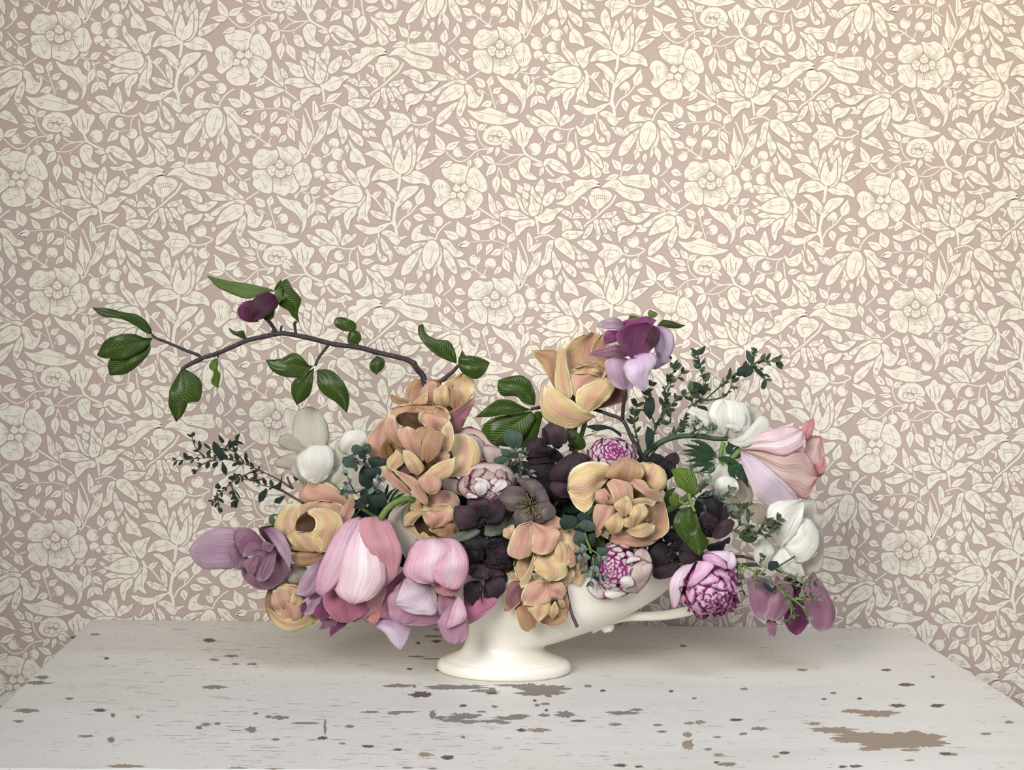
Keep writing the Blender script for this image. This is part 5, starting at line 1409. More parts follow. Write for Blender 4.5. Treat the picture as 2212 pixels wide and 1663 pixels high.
astem(h7, [(1450, 1190, 44), (1380, 1210, 20), (1200, 1240, 5)], 1.8, 'twig')
h8 = flower('dark_hellebore', 'dark hellebore behind the curling green leaf, right of the wide caramel tulip', 'hellebore', 1550, 1140, 35, 'dark hellebores')
PS(h8, 'G4', """
740,420 | 570,330 570,180 | 680,90 | 860,400 870,240 ; heln ; 30,34,28 ; .3
720,560 | 600,520 600,380 | 680,300 | 800,520 790,380 ; hel ; 36,42,38 ; .3
800,600 | 680,640 700,692 | 830,705 | 900,620 905,550 ; heln ; 34,40,36 ; .3
780,420 | 860,330 | 945,285 | 820,460 900,350 ; hel ; 34,36,34 ; .2
740,480 | 840,390 920,375 | 958,410 | 740,560 830,565 920,500 ; helm ; 40,46,40 ; .35
700,480 | 640,440 | 680,380 | 760,440 ; helm ; 44,46,44 ; .3
""")
stamens(h8, 'G4', 700, 430, 10, 44, 24, 'stamd', 6, 10)
astem(h8, [(1540, 1140, 30), (1440, 1190, 5), (1200, 1240, 0)], 1.8, 'twig')
h9 = flower('dark_hellebore', 'small black hellebore peeping over the right shoulder of the wide caramel tulip', 'hellebore', 1435, 1000, 28, 'dark hellebores')
PS(h9, 'F5', """
380,1260 | 260,1260 218,1190 | 275,1145 | 380,1200 340,1160 ; heln ; 26,28,24 ; .3
400,1270 | 370,1200 430,1150 | 490,1138 | 500,1250 520,1190 ; hel ; 26,30,26 ; .3
410,1400 | 300,1280 | 370,1200 | 470,1350 480,1240 ; heln ; 28,30,28 ; .3
""")
astem(h9, [(1440, 1020, 22), (1380, 1120, 5), (1180, 1235, 0)], 1.6, 'twig')

# ---------------------------------------------------------------- ranunculus
r1 = flower('striped_ranunculus', 'white ranunculus with fine magenta margins directly above the wide caramel tulip', 'ranunculus', 1323, 985, 32, 'white and magenta ranunculus')
heart(r1, 1323, 988, 28, 58, 42, 'ranb')
rosette(r1, 1323, 986, 30, 56, 40, 72, ['ran', 'ran', 'rans', 'rans'], (-.1, -1, .45), 4, 92, .56, .50, .5, seed=21)
astem(r1, [(1323, 1000, 20), (1280, 1100, 10), (1150, 1235, 0)], 2.2)
r2 = flower('striped_ranunculus', 'white ranunculus densely edged in magenta, hanging over the right flank of the vase', 'ranunculus', 1335, 1228, 50, 'white and magenta ranunculus')
heart(r2, 1336, 1228, 46, 62, 56, 'ranb')
PS(r2, 'G3', """
1180,640 | 1180,480 1250,440 | 1330,470 | 1420,560 1420,500 ; carw ; 42,52,48 ; .3
1400,960 | 1300,1010 1150,1010 | 1000,860 | 1200,900 1050,780 ; ran ; 44,60,50 ; .3
1030,830 | 960,870 980,960 1060,1030 | 1150,1035 | 1080,900 1120,960 ; ran ; 48,58,56 ; .35
1150,900 | 1120,1000 1200,1040 | 1270,1010 | 1350,900 1350,980 ; ran ; 50,66,62 ; .3
""")
rosette(r2, 1336, 1226, 48, 60, 56, 72, ['ran', 'ran', 'rans', 'rans', 'rans'], (-.45, -1, .1), 4, 88, .50, .46, .45, seed=22)
PS(r2, 'G3', """
1450,980 | 1300,960 1290,840 | 1350,770 | 1560,850 1580,700 1460,660 ; ranb ; 62,76,68 ; .3
1480,940 | 1370,900 1360,800 | 1440,720 | 1570,820 1590,690 ; ranb ; 64,78,70 ; .3
1320,930 | 1270,860 | 1330,800 | 1420,900 1400,830 ; ran ; 74,80,76 ; .4
1440,660 | 1330,700 1370,630 | 1470,630 | 1480,660 ; ran ; 74,78,74 ; .3
1400,700 | 1420,580 | 1500,540 | 1580,700 1560,600 ; ranb ; 60,68,60 ; .3
""")
astem(r2, [(1340, 1220, 40), (1300, 1200, 20), (1200, 1225, 5)], 2.2)
r3 = flower('pink_ranunculus', 'bright pink ranunculus with dark ruffled margins above the handle of the vase', 'ranunculus', 1522, 1262, 50)
heart(r3, 1524, 1264, 46, 62, 56, 'ranp')
PS(r3, 'G4', """
700,760 | 640,740 680,695 | 900,690 | 900,900 980,820 940,700 ; ranpl ; 38,50,42 ; .4
900,780 | 860,740 | 900,690 | 1000,1000 960,800 ; ranpl ; 36,42,36 ; .3
760,1250 | 880,1200 960,1080 | 1000,950 | 700,1180 850,1080 930,900 ; ranp ; 46,56,44 ; .35
560,780 | 400,860 310,1000 | 300,1060 | 520,900 400,1200? 320,1200 ; ranpl ; 44,52,44 ; .3
""".replace('400,1200? ', '400,1120 '))
rosette(r3, 1526, 1268, 46, 66, 57, 46, ['ranp', 'ranp', 'ranp'], (.12, -1, -.35), 4, 88, .72, .85, .5, seed=23, ruf=.7)
PS(r3, 'G4', """
560,800 | 410,860 315,980 303,1100 | 335,1275 | 480,950 430,1090 385,1235 ; ranpl ; 52,68,58 ; .35
590,790 | 540,900 490,1000 | 465,1090 | 770,800 720,900 600,1010 ; ranp ; 58,76,72 ; .35
640,800 | 640,730 740,715 | 880,800 | 800,850 880,880 ; ranp ; 58,74,70 ; .3
""")
astem(r3, [(1515, 1240, 40), (1440, 1230, 15), (1200, 1240, 0)], 2.4)
r4 = flower('striped_ranunculus', 'white ranunculus with thin magenta veins below right of the largest caramel tulip', 'ranunculus', 1055, 1045, 38, 'white and magenta ranunculus')
heart(r4, 1053, 1043, 34, 55, 45, 'ranb')
PS(r4, 'F7', """
1400,800 | 1280,720 1290,600 1400,480 | 1520,430 | 1700,700 1850,650 1780,480 ; ranb ; 34,42,34 ; .4
1250,700 | 1140,700 1130,600 | 1250,570 | 1330,760 1330,640 ; ranb ; 30,34,30 ; .2
""")
rosette(r4, 1056, 1044, 36, 54, 44, 40, ['ranb', 'ran', 'ran'], (.05, -1, -.3), 5, 85, .72, .66, .35, seed=24, ruf=.2)
PS(r4, 'F7', """
1500,640 | 1420,590 | 1500,575 | 1590,700 1580,620 ; ran ; 60,64,60 ; .4
1480,760 | 1420,680 | 1470,600 | 1560,720 1560,640 ; ran ; 60,66,62 ; .4
1360,780 | 1350,730 | 1420,720 | 1480,780 ; rans ; 60,64,60 ; .3
1620,740 | 1570,690 | 1700,570 | 1760,660 ; ran ; 58,62,58 ; .3
""")
astem(r4, [(1060, 1060, 30), (1080, 1130, 15), (1095, 1225, 5)], 2.2)
r5 = flower('striped_ranunculus', 'pale ranunculus mostly hidden behind the largest caramel tulip, torn magenta margin showing', 'ranunculus', 1040, 970, 8, 'white and magenta ranunculus')
PS(r5, 'F7', """
1450,450 | 1300,350 1220,200 1260,130 | 1400,92 | 1700,480 1680,300 1540,160 ; ranb ; 8,10,4 ; .4
1600,480 | 1500,360 1480,300 | 1560,268 | 1720,430 1720,320 ; ranb ; 14,18,14 ; .3
1420,440 | 1340,300 1330,180 | 1440,170 | 1560,400 1530,250 ; ranb ; 12,16,12 ; .3
""")
astem(r5, [(1045, 1000, 0), (1070, 1100, 0), (1095, 1225, 0)], 2.2)

# ---------------------------------------------------------------- long magnolia branch
br = flower('magnolia_branch', 'long arching bare branch with glossy green leaves and one plum bud, reaching far left', 'branch', 892, 783, 0)
stem([(1000, 1120, -6), (950, 960, -8), (918, 825, -4), (903, 800, -2), (892, 783, 0)], (3.6, 3.2), 'bark', br, 'branch')
stem([(893, 785, 0), (880, 777, 0), (854, 770, 1), (814, 761, 2), (774, 750, 3), (724, 744, 4), (680, 733, 5), (639, 724, 6), (612, 720, 7), (593, 722, 7), (560, 729, 8), (534, 735, 8), (500, 750, 9), (470, 763, 9), (434, 774, 9)], (2.8, 2.3), 'bark', br, 'branch')
for pts, r in (([(434, 773, 9), (428, 767, 9), (402, 757, 8), (379, 747, 7), (355, 737, 6), (337, 730, 5), (328, 722, 4)], (1.8, 1.3)),
    ([(436, 774, 9), (424, 780, 9), (410, 787, 9), (400, 793, 9), (392, 798, 9)], (2.6, 1.9)), ([(597, 718, 7), (589, 705, 9), (581, 694, 12), (572, 686, 15)], (2.2, 1.9)),
    ([(639, 721, 6), (637, 706, 6), (636, 699, 6), (641, 694, 6)], 1.6), ([(607, 717, 7), (607, 708, 8), (610, 703, 8)], 1.3), ([(593, 723, 7), (592, 716, 7), (594, 712, 8)], 2.9),
    ([(709, 746, 4), (700, 757, 5), (690, 770, 6), (685, 780, 7), (681, 790, 8)], (1.7, 1.4)), ([(950, 826, -2), (965, 813, 0), (978, 803, 1), (990, 789, 2)], (2.6, 1.8)), ([(774, 749, 3), (772, 742, 3)], 1.2),
    ([(471, 764, 9), (470, 772, 9)], 1.2), ([(534, 735, 8), (530, 728, 8)], 1.2), ([(893, 786, 0), (897, 781, 1)], 2.6)):
    stem(pts, r, 'bark', br, 'twig')
PS(br, 'F3', """
795,640 | 620,740 420,800 290,900 | 318,1052 | 798,770 690,900 560,1012 440,1050 ; leaf ; 5,12,6 ; .3
835,600 | 740,610 600,558 430,568 260,640 | 163,812 | 740,740 560,830 430,870 290,850 230,850 ; leaf ; 6,15,8 ; .3
820,565 | 740,545 600,450 480,390 370,370 220,350 | 105,245 | 812,500 740,390 620,320 480,300 300,255 ; leaf ; 5,9,2 ; .3
1170,980 | 1110,1080 1035,1220 1018,1400 1060,1520 | 1110,1612 | 1260,1000 1400,1110 1422,1250 1370,1372 1255,1370 1220,1480 ; leaf ; 10,18,12 ; .35
1605,850 | 1530,880 1500,960 1560,1020 1525,1140 | 1612,1207 | 1612,920 1602,980 1638,1060 ; leafl ; 9,12,9 ; .3
1945,632 | 1850,592 1770,550 | 1733,484 | 1930,560 1912,518 1820,530 ; leaf ; 8,10,7 ; .3
""", name='leaf', ridge=.06)
PS(br, 'F1', """
1190,385 | 1040,400 870,475 640,402 480,322 | 370,195 | 1100,345 850,290 640,260 500,228 ; leafp ; 10,8,4 ; .25
1230,430 | 1225,540 1340,612 1390,680 | 1475,757 | 1250,290 1325,233 1395,350 1502,480 1455,620 ; leaf ; 12,14,8 ; .3
1170,375 | 1195,310 | 1255,242 | 1240,355 1280,310 ; leaf ; 10,10,8 ; .2
1080,705 | 1085,640 | 1180,600 | 1110,728 1165,695 ; leafl ; 14,14,14 ; .3
2100,862 | 1990,852 1900,792 1898,712 | 1960,688 | 2152,835 2145,760 2050,708 ; leaf ; 5,8,4 ; .3
2170,1012 | 2058,1002 2055,900 | 2100,838 | 2214,960 2195,872 ; leaf ; 4,7,4 ; .3
1640,1275 | 1500,1402 1300,1402 1150,1332 | 1073,1200 | 1580,1258 1500,1160 1400,1118 1240,1190 ; leaf ; 10,15,8 ; .3
1650,1300 | 1440,1420 1378,1520 1388,1630 | 1445,1742 | 1640,1400 1622,1560 1560,1662 ; leaf ; 10,14,9 ; .3
1690,1320 | 1688,1480 1750,1600 1900,1700 | 2042,1832 | 1840,1318 1965,1420 2052,1560 2072,1700 ; leaf ; 10,16,9 ; .3
""", name='leaf', ridge=.06)
PS(br, 'F2', """
190,600 | 108,680 108,760 | 182,826 | 272,640 272,740 ; leaf ; 3,7,4 ; .35
1140,692 | 1000,642 860,562 700,382 683,250 | 742,223 | 1132,580 1062,430 900,402 780,335 ; leaf ; 5,12,4 ; .3
1180,668 | 1178,600 | 1210,533 | 1245,610 ; leaf ; 4,5,3 ; .2
1162,685 | 1190,780 1290,850 1380,877 1480,800 | 1537,682 | 1170,610 1240,598 1340,602 1472,642 ; leaf ; 5,12,6 ; .35
""", name='leaf', ridge=.06)
PS(br, 'F1', """
1000,742 | 870,752 758,700 733,600 | 800,515 | 940,700 900,600 920,490 ; magi ; 10,10,8 ; -.3
960,720 | 860,680 850,620 | 900,520 | 1000,680 960,580 ; magi ; 12,14,10 ; .2
1205,440 | 1080,385 940,460 860,590 | 900,745 | 1225,540 1130,650 1030,712 ; magd ; 14,27,20 ; .5
""", name='petal')
PS(br, 'F1', """
1235,530 | 1185,430 1198,370 | 1260,345 | 1305,440 1285,500 ; leafp ; 16,20,14 ; .4
""", name='bud_scale')

# ---------------------------------------------------------------- sprigs and leaves
def along(path, n, jit, rr):
    c = cat([list(at(*p)) for p in path], 8); c = resample(c, n); return c
def sprig(parent, paths, mats, lpx=(10, 22), wr=.42, step=13, seed=1, stemm='twig', r=(1.2, .5), tuft=3, spread=1.0, name='leaves'):
    """thin stems with small paired leaves, the leaves joined to one part"""
    rr = random.Random(seed); mbs = {m: MB() for m in set(mats)}; sm = MB()
    for path in paths:
        c = cat([list(at(*p)) for p in path], 8); Ls = np.linalg.norm(np.diff(c, axis=0), axis=1).sum()/.000485
        n = max(4, int(Ls/step)); c = resample(c, n); sm.tube([Vector(p) for p in c], list(np.linspace(r[0], r[1], n)*.001), 6)
        for i in range(1, n):
            t = Vector(c[i]-c[i-1]).normalized(); f = i/n
            if f < .22 and len(path) > 3: continue
            k = 2 if i < n-1 else tuft+2
            for s in range(k):
                ph = rr.random()*6.28; side = t.cross(Vector((math.cos(ph), math.sin(ph), .3))).normalized()
                dr = (t*(.55+.5*rr.random())+side*spread*(.6+.6*rr.random())).normalized()
                dr.y *= .6
                m = rr.choice(mats); L = (lpx[0]+(lpx[1]-lpx[0])*rr.random()**1.6)*.000485
                nr = Vector((rr.uniform(-.6, .6), -1, rr.uniform(-.4, .8)))
                leafmesh(mbs[m], Vector(c[i]), dr, L, L*wr*(.8+.5*rr.random()), nr, .3, .12)
    sm.build('stems', M[stemm], parent)
    for m, mb in mbs.items():
        if mb.V: tag(mb.build(name, M[m], parent), kind='stuff')
def FP(fr, pts, d):
    ox, oy, sc = FRM[fr]; q = [tuple(map(float, p.split(','))) for p in pts.split()]; n = len(q)
    d0, d1 = (d, d) if not hasattr(d, '__len__') else d
    return [(ox+x/sc, oy+y/sc, d0+(d1-d0)*i/max(1, n-1)) for i, (x, y) in enumerate(q)]
s1 = flower('eucalyptus_sprig', 'thin dark twig with tiny leaves stretching out to the left below the white anemones', 'sprig', 560, 1010, 5, 'small leaved sprigs')
sprig(s1, [FP('F6', '1205,870 1090,790 950,718 800,650 700,612 560,582 430,568 240,582 100,600', (5, 12)), FP('F6', '740,610 660,520 600,490 530,480 420,490', (8, 10)), FP('F6', '360,560 300,500 260,440 240,370', 10),
    FP('F6', '480,590 400,605 330,640 290,690', 11), FP('F6', '840,690 740,740 640,790 560,860 500,920 440,980', (8, 14)), FP('F6', '940,780 820,775 700,775', 9), FP('F6', '620,830 640,920 650,980', 12), FP('F6', '1130,900 1000,850 900,830 850,780', 8), FP('F6', '480,900 490,980 495,1040', 12), FP('F6', '560,480 590,440 660,410', 9)],
    ['thy', 'thy', 'thy', 'eucd'], (9, 22), .42, 11, 31, 'twig', (.9, .45))
stem(FP('F6', '1310,1005 1200,940 1080,868 1000,830', (4, 8)), 1.2, 'twig', s1)
stem(FP('F6', '1210,870 1180,820 1150,750', 7), 1.3, 'twig', s1)
PS(s1, 'F6', """
520,600 | 440,500 | 445,410 | 570,560 500,450 ; eucd ; 12,14,12 ; .2
530,430 | 500,390 | 500,345 | 552,410 ; eucd ; 12,13,12 ; .2
620,470 | 610,420 | 690,392 | 650,450 ; eucd ; 10,12,10 ; .2
755,610 | 740,560 | 755,505 | 775,560 ; eucd ; 9,11,9 ; .3
485,600 | 438,630 | 445,668 | 490,640 ; eucd ; 11,13,11 ; .3
570,740 | 525,690 | 530,600 | 580,680 ; eucd ; 11,13,11 ; .3
950,860 | 880,920 | 880,997 | 965,890 930,970 ; eucd ; 11,14,12 ; .3
1130,930 | 1040,960 | 1030,1000 | 1120,960 1080,1005 ; eucd ; 10,13,11 ; .3
500,870 | 460,850 | 490,805 | 520,850 ; eucd ; 12,13,12 ; .3
1010,850 | 1080,800 | 1105,715 | 1090,860 ; eucd ; 9,11,9 ; .2
630,850 | 700,960 | 705,965 | 650,870 690,920 ; eucd ; 12,13,12 ; .2
320,500 | 300,440 | 310,400 | 335,450 ; eucd ; 11,12,11 ; .3
1230,790 | 1210,760 | 1215,745 | 1260,775 ; eucd ; 9,10,9 ; .2
""", name='leaf')
s2 = flower('wiry_sprig', 'tangle of grey green wiry sprigs standing up right of the purple magnolia', 'sprig', 1430, 900, 5, 'small leaved sprigs')
sprig(s2, [FP('F5', '210,1200 260,1000 340,800 400,600 440,480 470,330', (0, 4)), FP('F5', '200,1230 320,1080 480,940 560,830 640,720 720,620 760,560 770,480 740,400 710,330 690,200', (0, -6)),
    FP('F5', '760,640 850,560 940,480 1030,400 1130,340 1220,290 1300,270 1440,265', (-6, -10)), FP('F5', '770,640 880,625 960,590 1010,520 1020,470', -8),
    FP('F5', '1200,320 1230,250 1240,170', -9), FP('F5', '1230,330 1300,360 1340,440', -9), FP('F5', '300,900 250,780 230,640 250,500', 5), FP('F5', '480,960 560,880 640,880', 0),
    FP('F5', '340,820 430,700 500,620 560,600', 3), FP('F5', '160,1150 100,950 90,820 110,700', 4), FP('F5', '400,640 370,560 430,470 500,430 540,380', 4), FP('F5', '650,700 640,620 700,560', -3), FP('F5', '620,960 700,920 780,890 850,870', 5), FP('F5', '430,860 440,760 420,700', 2), FP('F5', '170,1180 130,1080 80,1000', 4)],
    ['thy', 'thyg', 'thy', 'thyg', 'thy'], (9, 24), .42, 10, 32, 'dgreen', (1.1, .5))
sprig(s2, [FP('F5', '260,1000 340,800 400,600 440,480 465,340', (0, 4)), FP('F5', '320,1080 480,940 640,720 760,560 740,400 700,210', (0, -6)), FP('F5', '850,560 940,480 1130,340 1300,270 1440,265', (-6, -10)), FP('F5', '250,780 230,640 250,500', 5), FP('F5', '100,950 90,820 110,700', 4), FP('F5', '430,700 500,620 620,560', 3)], ['thyg', 'thy', 'euc'], (14, 28), .5, 24, 52, 'dgreen', (.8, .4), 3)
PS(s2, 'F5', """
240,830 | 180,740 195,640 | 240,600 | 285,720 275,620 ; eucd ; 8,12,8 ; .3
750,570 | 660,530 620,490 | 650,465 | 770,530 700,470 ; eucd ; 0,2,0 ; .3
1140,420 | 1070,360 1100,320 | 1180,310 | 1200,400 1230,350 ; eucd ; -6,-3,-6 ; .3
1210,300 | 1160,240 | 1155,160 | 1225,260 1200,190 ; euc ; -8,-7,-8 ; .3
790,745 | 720,740 | 680,685 | 770,700 ; eucd ; 2,4,2 ; .3
1330,435 | 1250,370 | 1240,330 | 1320,380 ; eucd ; -8,-7,-8 ; .3
1240,200 | 1215,150 | 1230,130 | 1265,170 ; euc ; -9,-8,-9 ; .3
400,880 | 330,850 | 370,820 | 435,850 ; euc ; 6,9,6 ; .3
720,310 | 690,330 | 760,235 | 765,280 ; euc ; -4,-3,-4 ; .3
""", name='leaf')
PS(s2, 'G2', """
1290,195 | 1180,120 1060,135 | 950,95 | 1280,150 1150,85 1020,78 ; eucd ; 20,24,20 ; .3
1540,330 | 1520,200 | 1540,90 | 1600,250 1600,140 ; eucd ; 12,14,12 ; .3
""", name='leaf')
s3 = flower('eucalyptus_sprig', 'round leaved eucalyptus tips between the white anemones and the largest caramel tulip', 'sprig', 790, 1020, 35, 'round leaved eucalyptus')
PS(s3, 'F7', """
380,380 | 270,340 270,280 | 310,265 | 370,350 360,290 ; euc ; 36,40,36 ; .2
390,370 | 355,300 | 410,255 | 450,330 445,270 ; euc ; 34,38,34 ; .2
330,420 | 230,490 175,440 | 180,390 | 320,400 250,375 ; euc ; 36,40,36 ; .2
450,480 | 420,400 | 520,380 | 560,470 600,420 ; eucd ; 36,42,38 ; .2
480,590 | 400,560 395,490 | 470,480 | 540,560 540,490 ; eucd ; 36,40,36 ; .2
440,700 | 340,640 340,520 | 400,440 | 470,640 450,520 ; eucd ; 28,32,28 ; .2
560,870 | 470,860 440,760 | 520,690 | 600,840 595,750 ; eucd ; 32,38,34 ; .2
450,850 | 360,800 350,700 | 430,680 | 500,820 500,720 ; eucd ; 26,30,26 ; .2
280,870 | 330,780 | 400,760 | 360,880 420,820 ; eucd ; 24,28,24 ; .2
250,720 | 200,720 180,670 | 230,640 | 260,690 ; eucs ; 40,42,40 ; .2
""", name='leaf')
sprig(s3, [FP('F7', '600,900 520,760 430,560 390,420 370,330', (25, 36)), FP('F7', '380,700 310,740 250,640 220,560', (32, 42)), FP('F7', '470,620 480,700 510,650 530,620', 40), FP('F7', '420,480 360,420 310,460', 40), FP('F7', '200,620 210,670 200,720', 42)], ['eucs', 'eucs', 'euc'], (10, 20), .6, 15, 33, 'twig', (1.1, .5))
s4 = flower('eucalyptus_sprig', 'round blue green leaf and frosted tips in front of the glossy leaf cluster', 'sprig', 1110, 980, 30, 'round leaved eucalyptus')
PS(s4, 'G2', """
270,320 | 180,250 170,160 | 230,100 | 340,280 345,170 ; euc ; 32,38,34 ; .2
300,400 | 170,380 140,310 | 200,310 | 300,340 ; euc ; 30,34,30 ; .2
220,440 | 100,450 80,400 | 160,370 | 250,410 ; euc ; 32,36,32 ; .2
340,560 | 220,520 210,440 | 300,420 | 430,540 420,440 ; eucd ; 26,30,26 ; .2
""", name='leaf')
sprig(s4, [FP('G2', '430,590 380,500 320,420 280,330', (30, 42)), FP('G2', '330,440 270,430 220,440', 44), FP('G2', '380,500 430,540 440,590', 42), FP('G2', '340,430 330,480 310,540', 44), FP('G2', '340,400 390,360 370,340', 42)], ['eucs', 'euc', 'eucs'], (8, 17), .5, 10, 34, 'twig', (1.0, .5))
s5 = flower('eucalyptus_sprig', 'hanging eucalyptus tip with frosted young leaves right of the drooping tulips', 'sprig', 1265, 1190, 62, 'round leaved eucalyptus')
PS(s5, 'G3', """
860,380? 740,380 | 700,300 | 740,225 | 860,340 860,250 ; eucd ; 66,72,68 ; .2
1000,360 | 870,250 | 900,200 | 1010,280 960,210 ; eucd ; 60,64,60 ; .2
930,390 | 880,330 | 940,270 | 1030,380 1020,300 ; euc ; 68,72,68 ; .2
930,560 | 830,480 | 860,380 | 950,480 930,400 ; euc ; 68,74,70 ; .2
1010,540 | 930,500 | 960,420 | 1045,480 1030,400 ; eucd ; 64,68,64 ; .2
1170,640 | 1060,600 | 1060,540 | 1210,600 1150,540 ; euc ; 62,66,62 ; .2
1080,740 | 1000,700 | 1020,650 | 1110,700 1090,640 ; euc ; 66,70,66 ; .2
1060,860 | 1010,820 | 1040,780 | 1100,820 ; eucd ; 66,68,66 ; .2
970,660 | 925,610 | 950,590 | 1000,640 ; eucs ; 76,78,76 ; .3
880,680 | 870,640 | 895,600 | 915,650 ; eucs ; 76,78,76 ; .3
900,590 | 835,590 | 840,560 | 890,555 ; eucs ; 76,78,76 ; .3
920,600 | 900,560 | 912,525 | 935,560 ; eucs ; 76,78,76 ; .3
1000,500 | 1030,420 1100,440 | 1170,540 | 1050,560 1150,570 ; leaf ; 50,54,50 ; .2
""".replace('860,380? ', ''), name='leaf')
stem(FP('G3', '940,400 960,470 990,540 1000,600', (70, 72)), 1.3, 'green', s5)
sprig(s5, [FP('G3', '1000,560 1060,600 1120,650 1180,680', (72, 68)), FP('G3', '1020,640 1030,740 1020,800 1000,860', (72, 70)), FP('G3', '1040,740 1080,790 1130,810', 72), FP('G3', '1000,560 960,560 900,600', 74), FP('G3', '1030,740 990,770 960,760', 72)], ['eucs', 'eucs', 'euc'], (11, 22), .5, 13, 35, 'green', (.8, .4))
s6 = flower('silver_sprig', 'silvery sprig tips lying over the small white anemone right of centre', 'sprig', 1530, 1050, 30, 'small leaved sprigs')
sprig(s6, [FP('F5', '590,1390 650,1320 720,1330 790,1330', (30, 32)), FP('F5', '720,1520 740,1450 760,1420', (34, 36)), FP('F5', '640,1540 690,1590 750,1620 760,1700', (34, 36)), FP('F5', '820,1500 880,1560 930,1570 1000,1500', (30, 26)), FP('F5', '840,1560 900,1600 1000,1640', 30), FP('F5', '700,1560 780,1560 850,1540', 34)], ['eucs', 'eucs', 'thyg', 'euc'], (11, 24), .42, 12, 36, 'dgreen', (.9, .5))
sprig(s6, [FP('F5', '640,990 720,930 790,890 850,850', (12, 12)), FP('F5', '660,960 660,900 690,850', 12), FP('F5', '720,960 780,960 850,900', 12)], ['eucs', 'thyg'], (8, 18), .4, 11, 37, 'dgreen', (.8, .4))
s7 = flower('wiry_sprig', 'short dense green sprig in front of the biggest white anemone, pointing right', 'sprig', 1630, 1145, 48, 'small leaved sprigs')
sprig(s7, [FP('G4', '880,520 960,480 1010,440 980,370', (40, 46)), FP('G4', '950,500 1060,540 1180,500 1270,460 1380,380', (44, 50)), FP('G4', '1040,520 1090,440 1100,350', 48), FP('G4', '1180,520 1230,430 1260,390', 50), FP('G4', '1200,520 1290,530 1330,470', 50), FP('G4', '1000,440 1010,340 1020,280', 46)], ['thyg', 'thy', 'thyg'], (11, 24), .45, 11, 38, 'dgreen', (1.0, .5))
PS(s7, 'G4', """
1180,520 | 1080,470 1020,500 | 1000,560 | 1170,590 1080,610 ; leaf ; 44,46,44 ; .2
""", name='leaf')
s8 = flower('wiry_sprig', 'green budding sprig hanging over the mauve magnolia at the lower right', 'sprig', 1690, 1270, 45, 'small leaved sprigs')
sprig(s8, [FP('G4', '960,790 1060,850 1200,920 1330,1010 1430,1080 1520,1160 1600,1180', (38, 46)), FP('G4', '1370,860 1480,920 1640,965 1750,1000', (40, 44)), FP('G4', '1000,840 1020,940 1030,1080', 42), FP('G4', '1150,890 1160,960 1170,1020', 44), FP('G4', '1420,1080 1500,1200 1560,1330', 48), FP('G4', '1520,1160 1620,1240 1690,1350', 48), FP('G4', '1480,1200 1530,1280 1500,1380', 48), FP('G4', '1560,1170 1680,1180 1780,1170', 48),
    FP('G4', '1210,860 1230,790 1240,760', 44), FP('G4', '1390,1020 1470,1000 1600,1050 1690,1040', 46), FP('G4', '1570,1180 1640,1140 1700,1130', 48), FP('G4', '1030,820 980,880 1010,950', 42)], ['thyg', 'eucs', 'thy', 'thyg'], (8, 16), .5, 11, 39, 'green', (1.2, .5), 2)
stem(FP('G4', '1390,850 1470,800 1560,745', (42, 42)), .9, 'twig', s8); stem(FP('G4', '1390,1030 1440,1000 1480,960', (46, 42)), .9, 'dgreen', s8)
PS(s8, 'G4', """
1290,870 | 1300,800 | 1380,795 | 1330,890 1400,850 ; dk ; 40,42,40 ; .2
1330,1110 | 1250,1060 | 1240,1000 | 1340,1060 ; dk ; 42,44,42 ; .2
""".replace('dk', 'eucd'), name='leaf')
# feathery anemone leaves
fn = flower('anemone_leaf', 'feathery deep green anemone leaves around the thick stem, upper right', 'leaf', 1530, 1000, 10)
def frond(parent, fr, fan, d, m='fern', w=16):
    for pts in fan:
        ox, oy, sc = FRM[fr]; q = [tuple(map(float, p.split(','))) for p in pts.split()]
        c = cat(q, 6); t = np.gradient(c, axis=0); nn_ = np.stack([-t[:, 1], t[:, 0]], 1)/np.linalg.norm(t, axis=1)[:, None]
        s = np.linspace(0, 1, len(c)); ww = (w*np.sin(np.pi*(s*.75+.2))**.8)[:, None]
        A = c+nn_*ww; B = c-nn_*ww; k = len(c)//3
        f = lambda z: ' '.join('%.1f,%.1f' % tuple(z[i]) for i in (k, 2*k))
        petal('%.1f,%.1f | %s | %.1f,%.1f | %s' % (*c[0], f(A), *c[-1], f(B)), d, .3, m, parent, fr, 'leaflet', nu=8, nv=5)
frond(fn, 'F5', ['880,1170 760,1060 620,1020', '880,1180 720,1100 545,1060', '880,1190 700,1130 530,1120', '870,1200 720,1170 560,1150', '860,1210 720,1200 570,1230', '860,1230 740,1250 600,1270', '840,1190 740,1080 700,1010', '870,1240 780,1290 700,1330', '800,1220 700,1240 640,1300', '850,1250 830,1300 790,1340'], (12, 16, 12), 'fern', 22)
frond(fn, 'F5', ['980,1160 1010,1100 980,1030', '1000,1180 1060,1120 1090,1070', '960,1120 1000,1080 1120,1060', '1010,1160 990,1120 970,1150', '1040,1200 1090,1170 1110,1190'], (6, 8, 6), 'fern', 24)
frond(fn, 'F5', ['880,1190 1000,1210 1120,1270', '980,1200 1080,1270 1180,1320', '1060,1240 1160,1310 1280,1380', '1080,1260 1170,1340 1240,1440', '1060,1260 1130,1360 1180,1480', '1040,1240 1080,1330 1100,1400', '1000,1220 1020,1330 1060,1390'], (12, 18, 14), 'fern', 30)
frond(fn, 'F7', ['600,900 680,780 780,730', '600,880 680,720 760,690', '580,860 620,740 700,680', '640,820 740,770 790,790', '560,820 600,700 610,640'], (22, 26, 22), 'fern', 14)
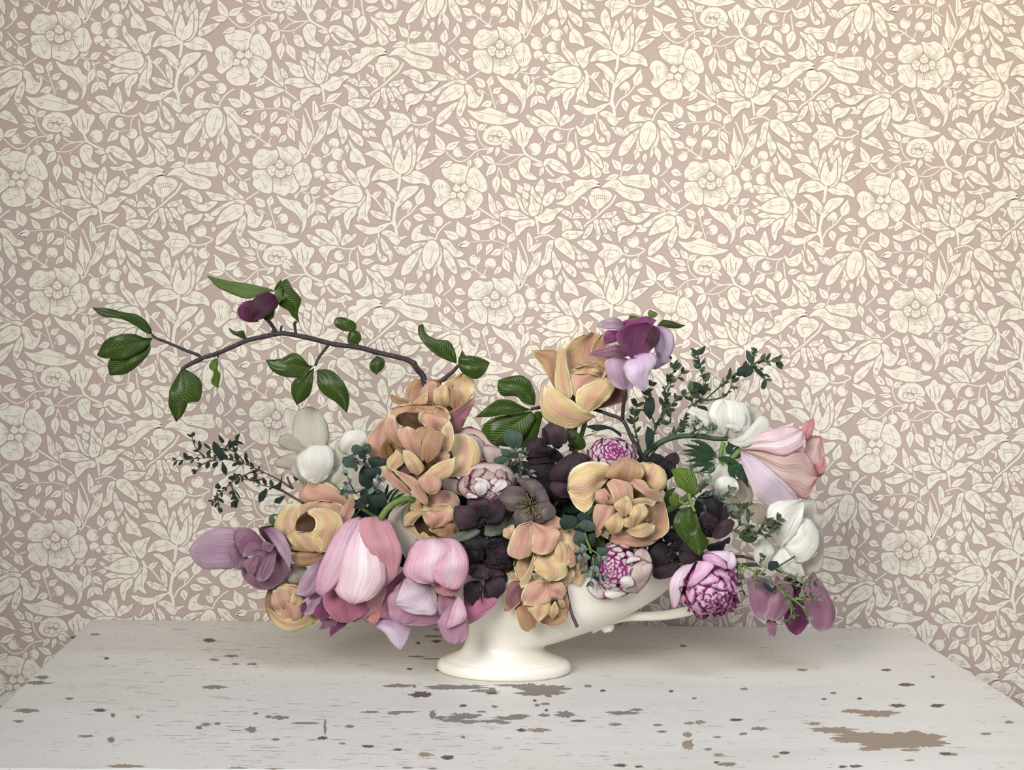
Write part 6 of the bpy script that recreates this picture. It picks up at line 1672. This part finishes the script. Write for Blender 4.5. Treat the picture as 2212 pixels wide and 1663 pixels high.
# young leaves right of the wide tulip
gl = flower('magnolia_twig', 'lime and glossy green curled leaves between the wide caramel tulip and pink ranunculus', 'twig', 1480, 1090, 50)
PS(gl, 'G4', """
370,60 | 300,170 260,240 | 250,300? 240,220 | 240,100 280,20 ; leaf ; 40,44,40 ; .2
350,260 | 300,200 | 330,120 | 400,220 390,130 ; leafl ; 44,46,44 ; .2
""".replace('250,300? ', ''), name='leaf')
PS(gl, 'F5', """
620,1540 | 500,1450 470,1370 440,1300 | 480,1290 | 680,1480 680,1380 600,1290 ; leafl ; 48,56,50 ; .35
""", name='leaf', ridge=.05)
PS(gl, 'G4', """
520,250 | 400,290 340,420 430,580 | 490,600 | 560,330 550,470 ; leaf ; 50,60,58 ; .35
540,280 | 560,440 450,560 500,660 | 610,755 | 580,330 620,480 700,600 650,690 ; leaf ; 52,62,58 ; .35
""", name='leaf', ridge=.06)
stem(FP('G4', '500,120 510,180 540,260 560,300', (48, 56)), 1.6, 'green', gl); stem(FP('G4', '400,190 450,220 500,215 500,150', (46, 50)), 1.2, 'green', gl)
stem([(1480, 1100, 46), (1440, 1150, 25), (1200, 1235, 0)], 1.8, 'green', gl)
# loose leaf pieces and the single bare stick
lp = flower('magnolia_leaf', 'green leaf partly hidden between the dark hellebore and the striped ranunculus', 'leaf', 1250, 945, 22)
PS(lp, 'G2', """
770,100 | 790,250 850,300 | 900,320 | 860,140 940,220 950,290 ; leaf ; 22,26,22 ; .3
""", name='blade')
stem(FP('G2', '850,90 830,200 820,330', 16), 3.2, 'dgreen', lp)
cl = flower('curled_leaf', 'small curled olive leaf tip standing between the caramel cup and purple magnolia', 'leaf', 600, 1120, 10)
PS(cl, 'F8', """
930,330 | 890,300 895,240 | 950,218 | 955,300 935,240 985,235 ; leafp ; 8,10,6 ; .3
""", name='blade')
sk = flower('bare_stick', 'thin dark bare stick pointing down in front of the vase', 'stick', 1236, 1320, 62)
stem(FP('G3', '760,900 785,1040 820,1180 855,1260 870,1298', (56, 66)), (1.3, 2.0), 'twig', sk)
# dark leaves deep inside the bouquet
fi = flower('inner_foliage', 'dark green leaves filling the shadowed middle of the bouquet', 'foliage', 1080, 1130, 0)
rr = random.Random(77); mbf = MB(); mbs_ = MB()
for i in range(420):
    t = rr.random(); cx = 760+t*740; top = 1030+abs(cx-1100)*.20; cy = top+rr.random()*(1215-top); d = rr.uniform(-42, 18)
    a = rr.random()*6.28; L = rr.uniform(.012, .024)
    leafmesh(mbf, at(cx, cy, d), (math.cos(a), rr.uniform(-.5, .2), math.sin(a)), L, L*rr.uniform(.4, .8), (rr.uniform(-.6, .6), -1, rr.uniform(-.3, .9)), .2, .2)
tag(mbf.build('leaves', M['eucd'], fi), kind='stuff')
for i in range(46):
    cx = rr.uniform(800, 1440); p = [at(cx, rr.uniform(1060, 1160), rr.uniform(-30, 15)), at((cx+1090)/2, 1190, rr.uniform(-10, 10)), at(1090+rr.uniform(-60, 60), 1240, rr.uniform(-10, 10))]
    c = cat([list(q) for q in p], 5); mbs_.tube([Vector(q) for q in c], .0016, 6)
mbs_.build('stems', M['dgreen'], fi)
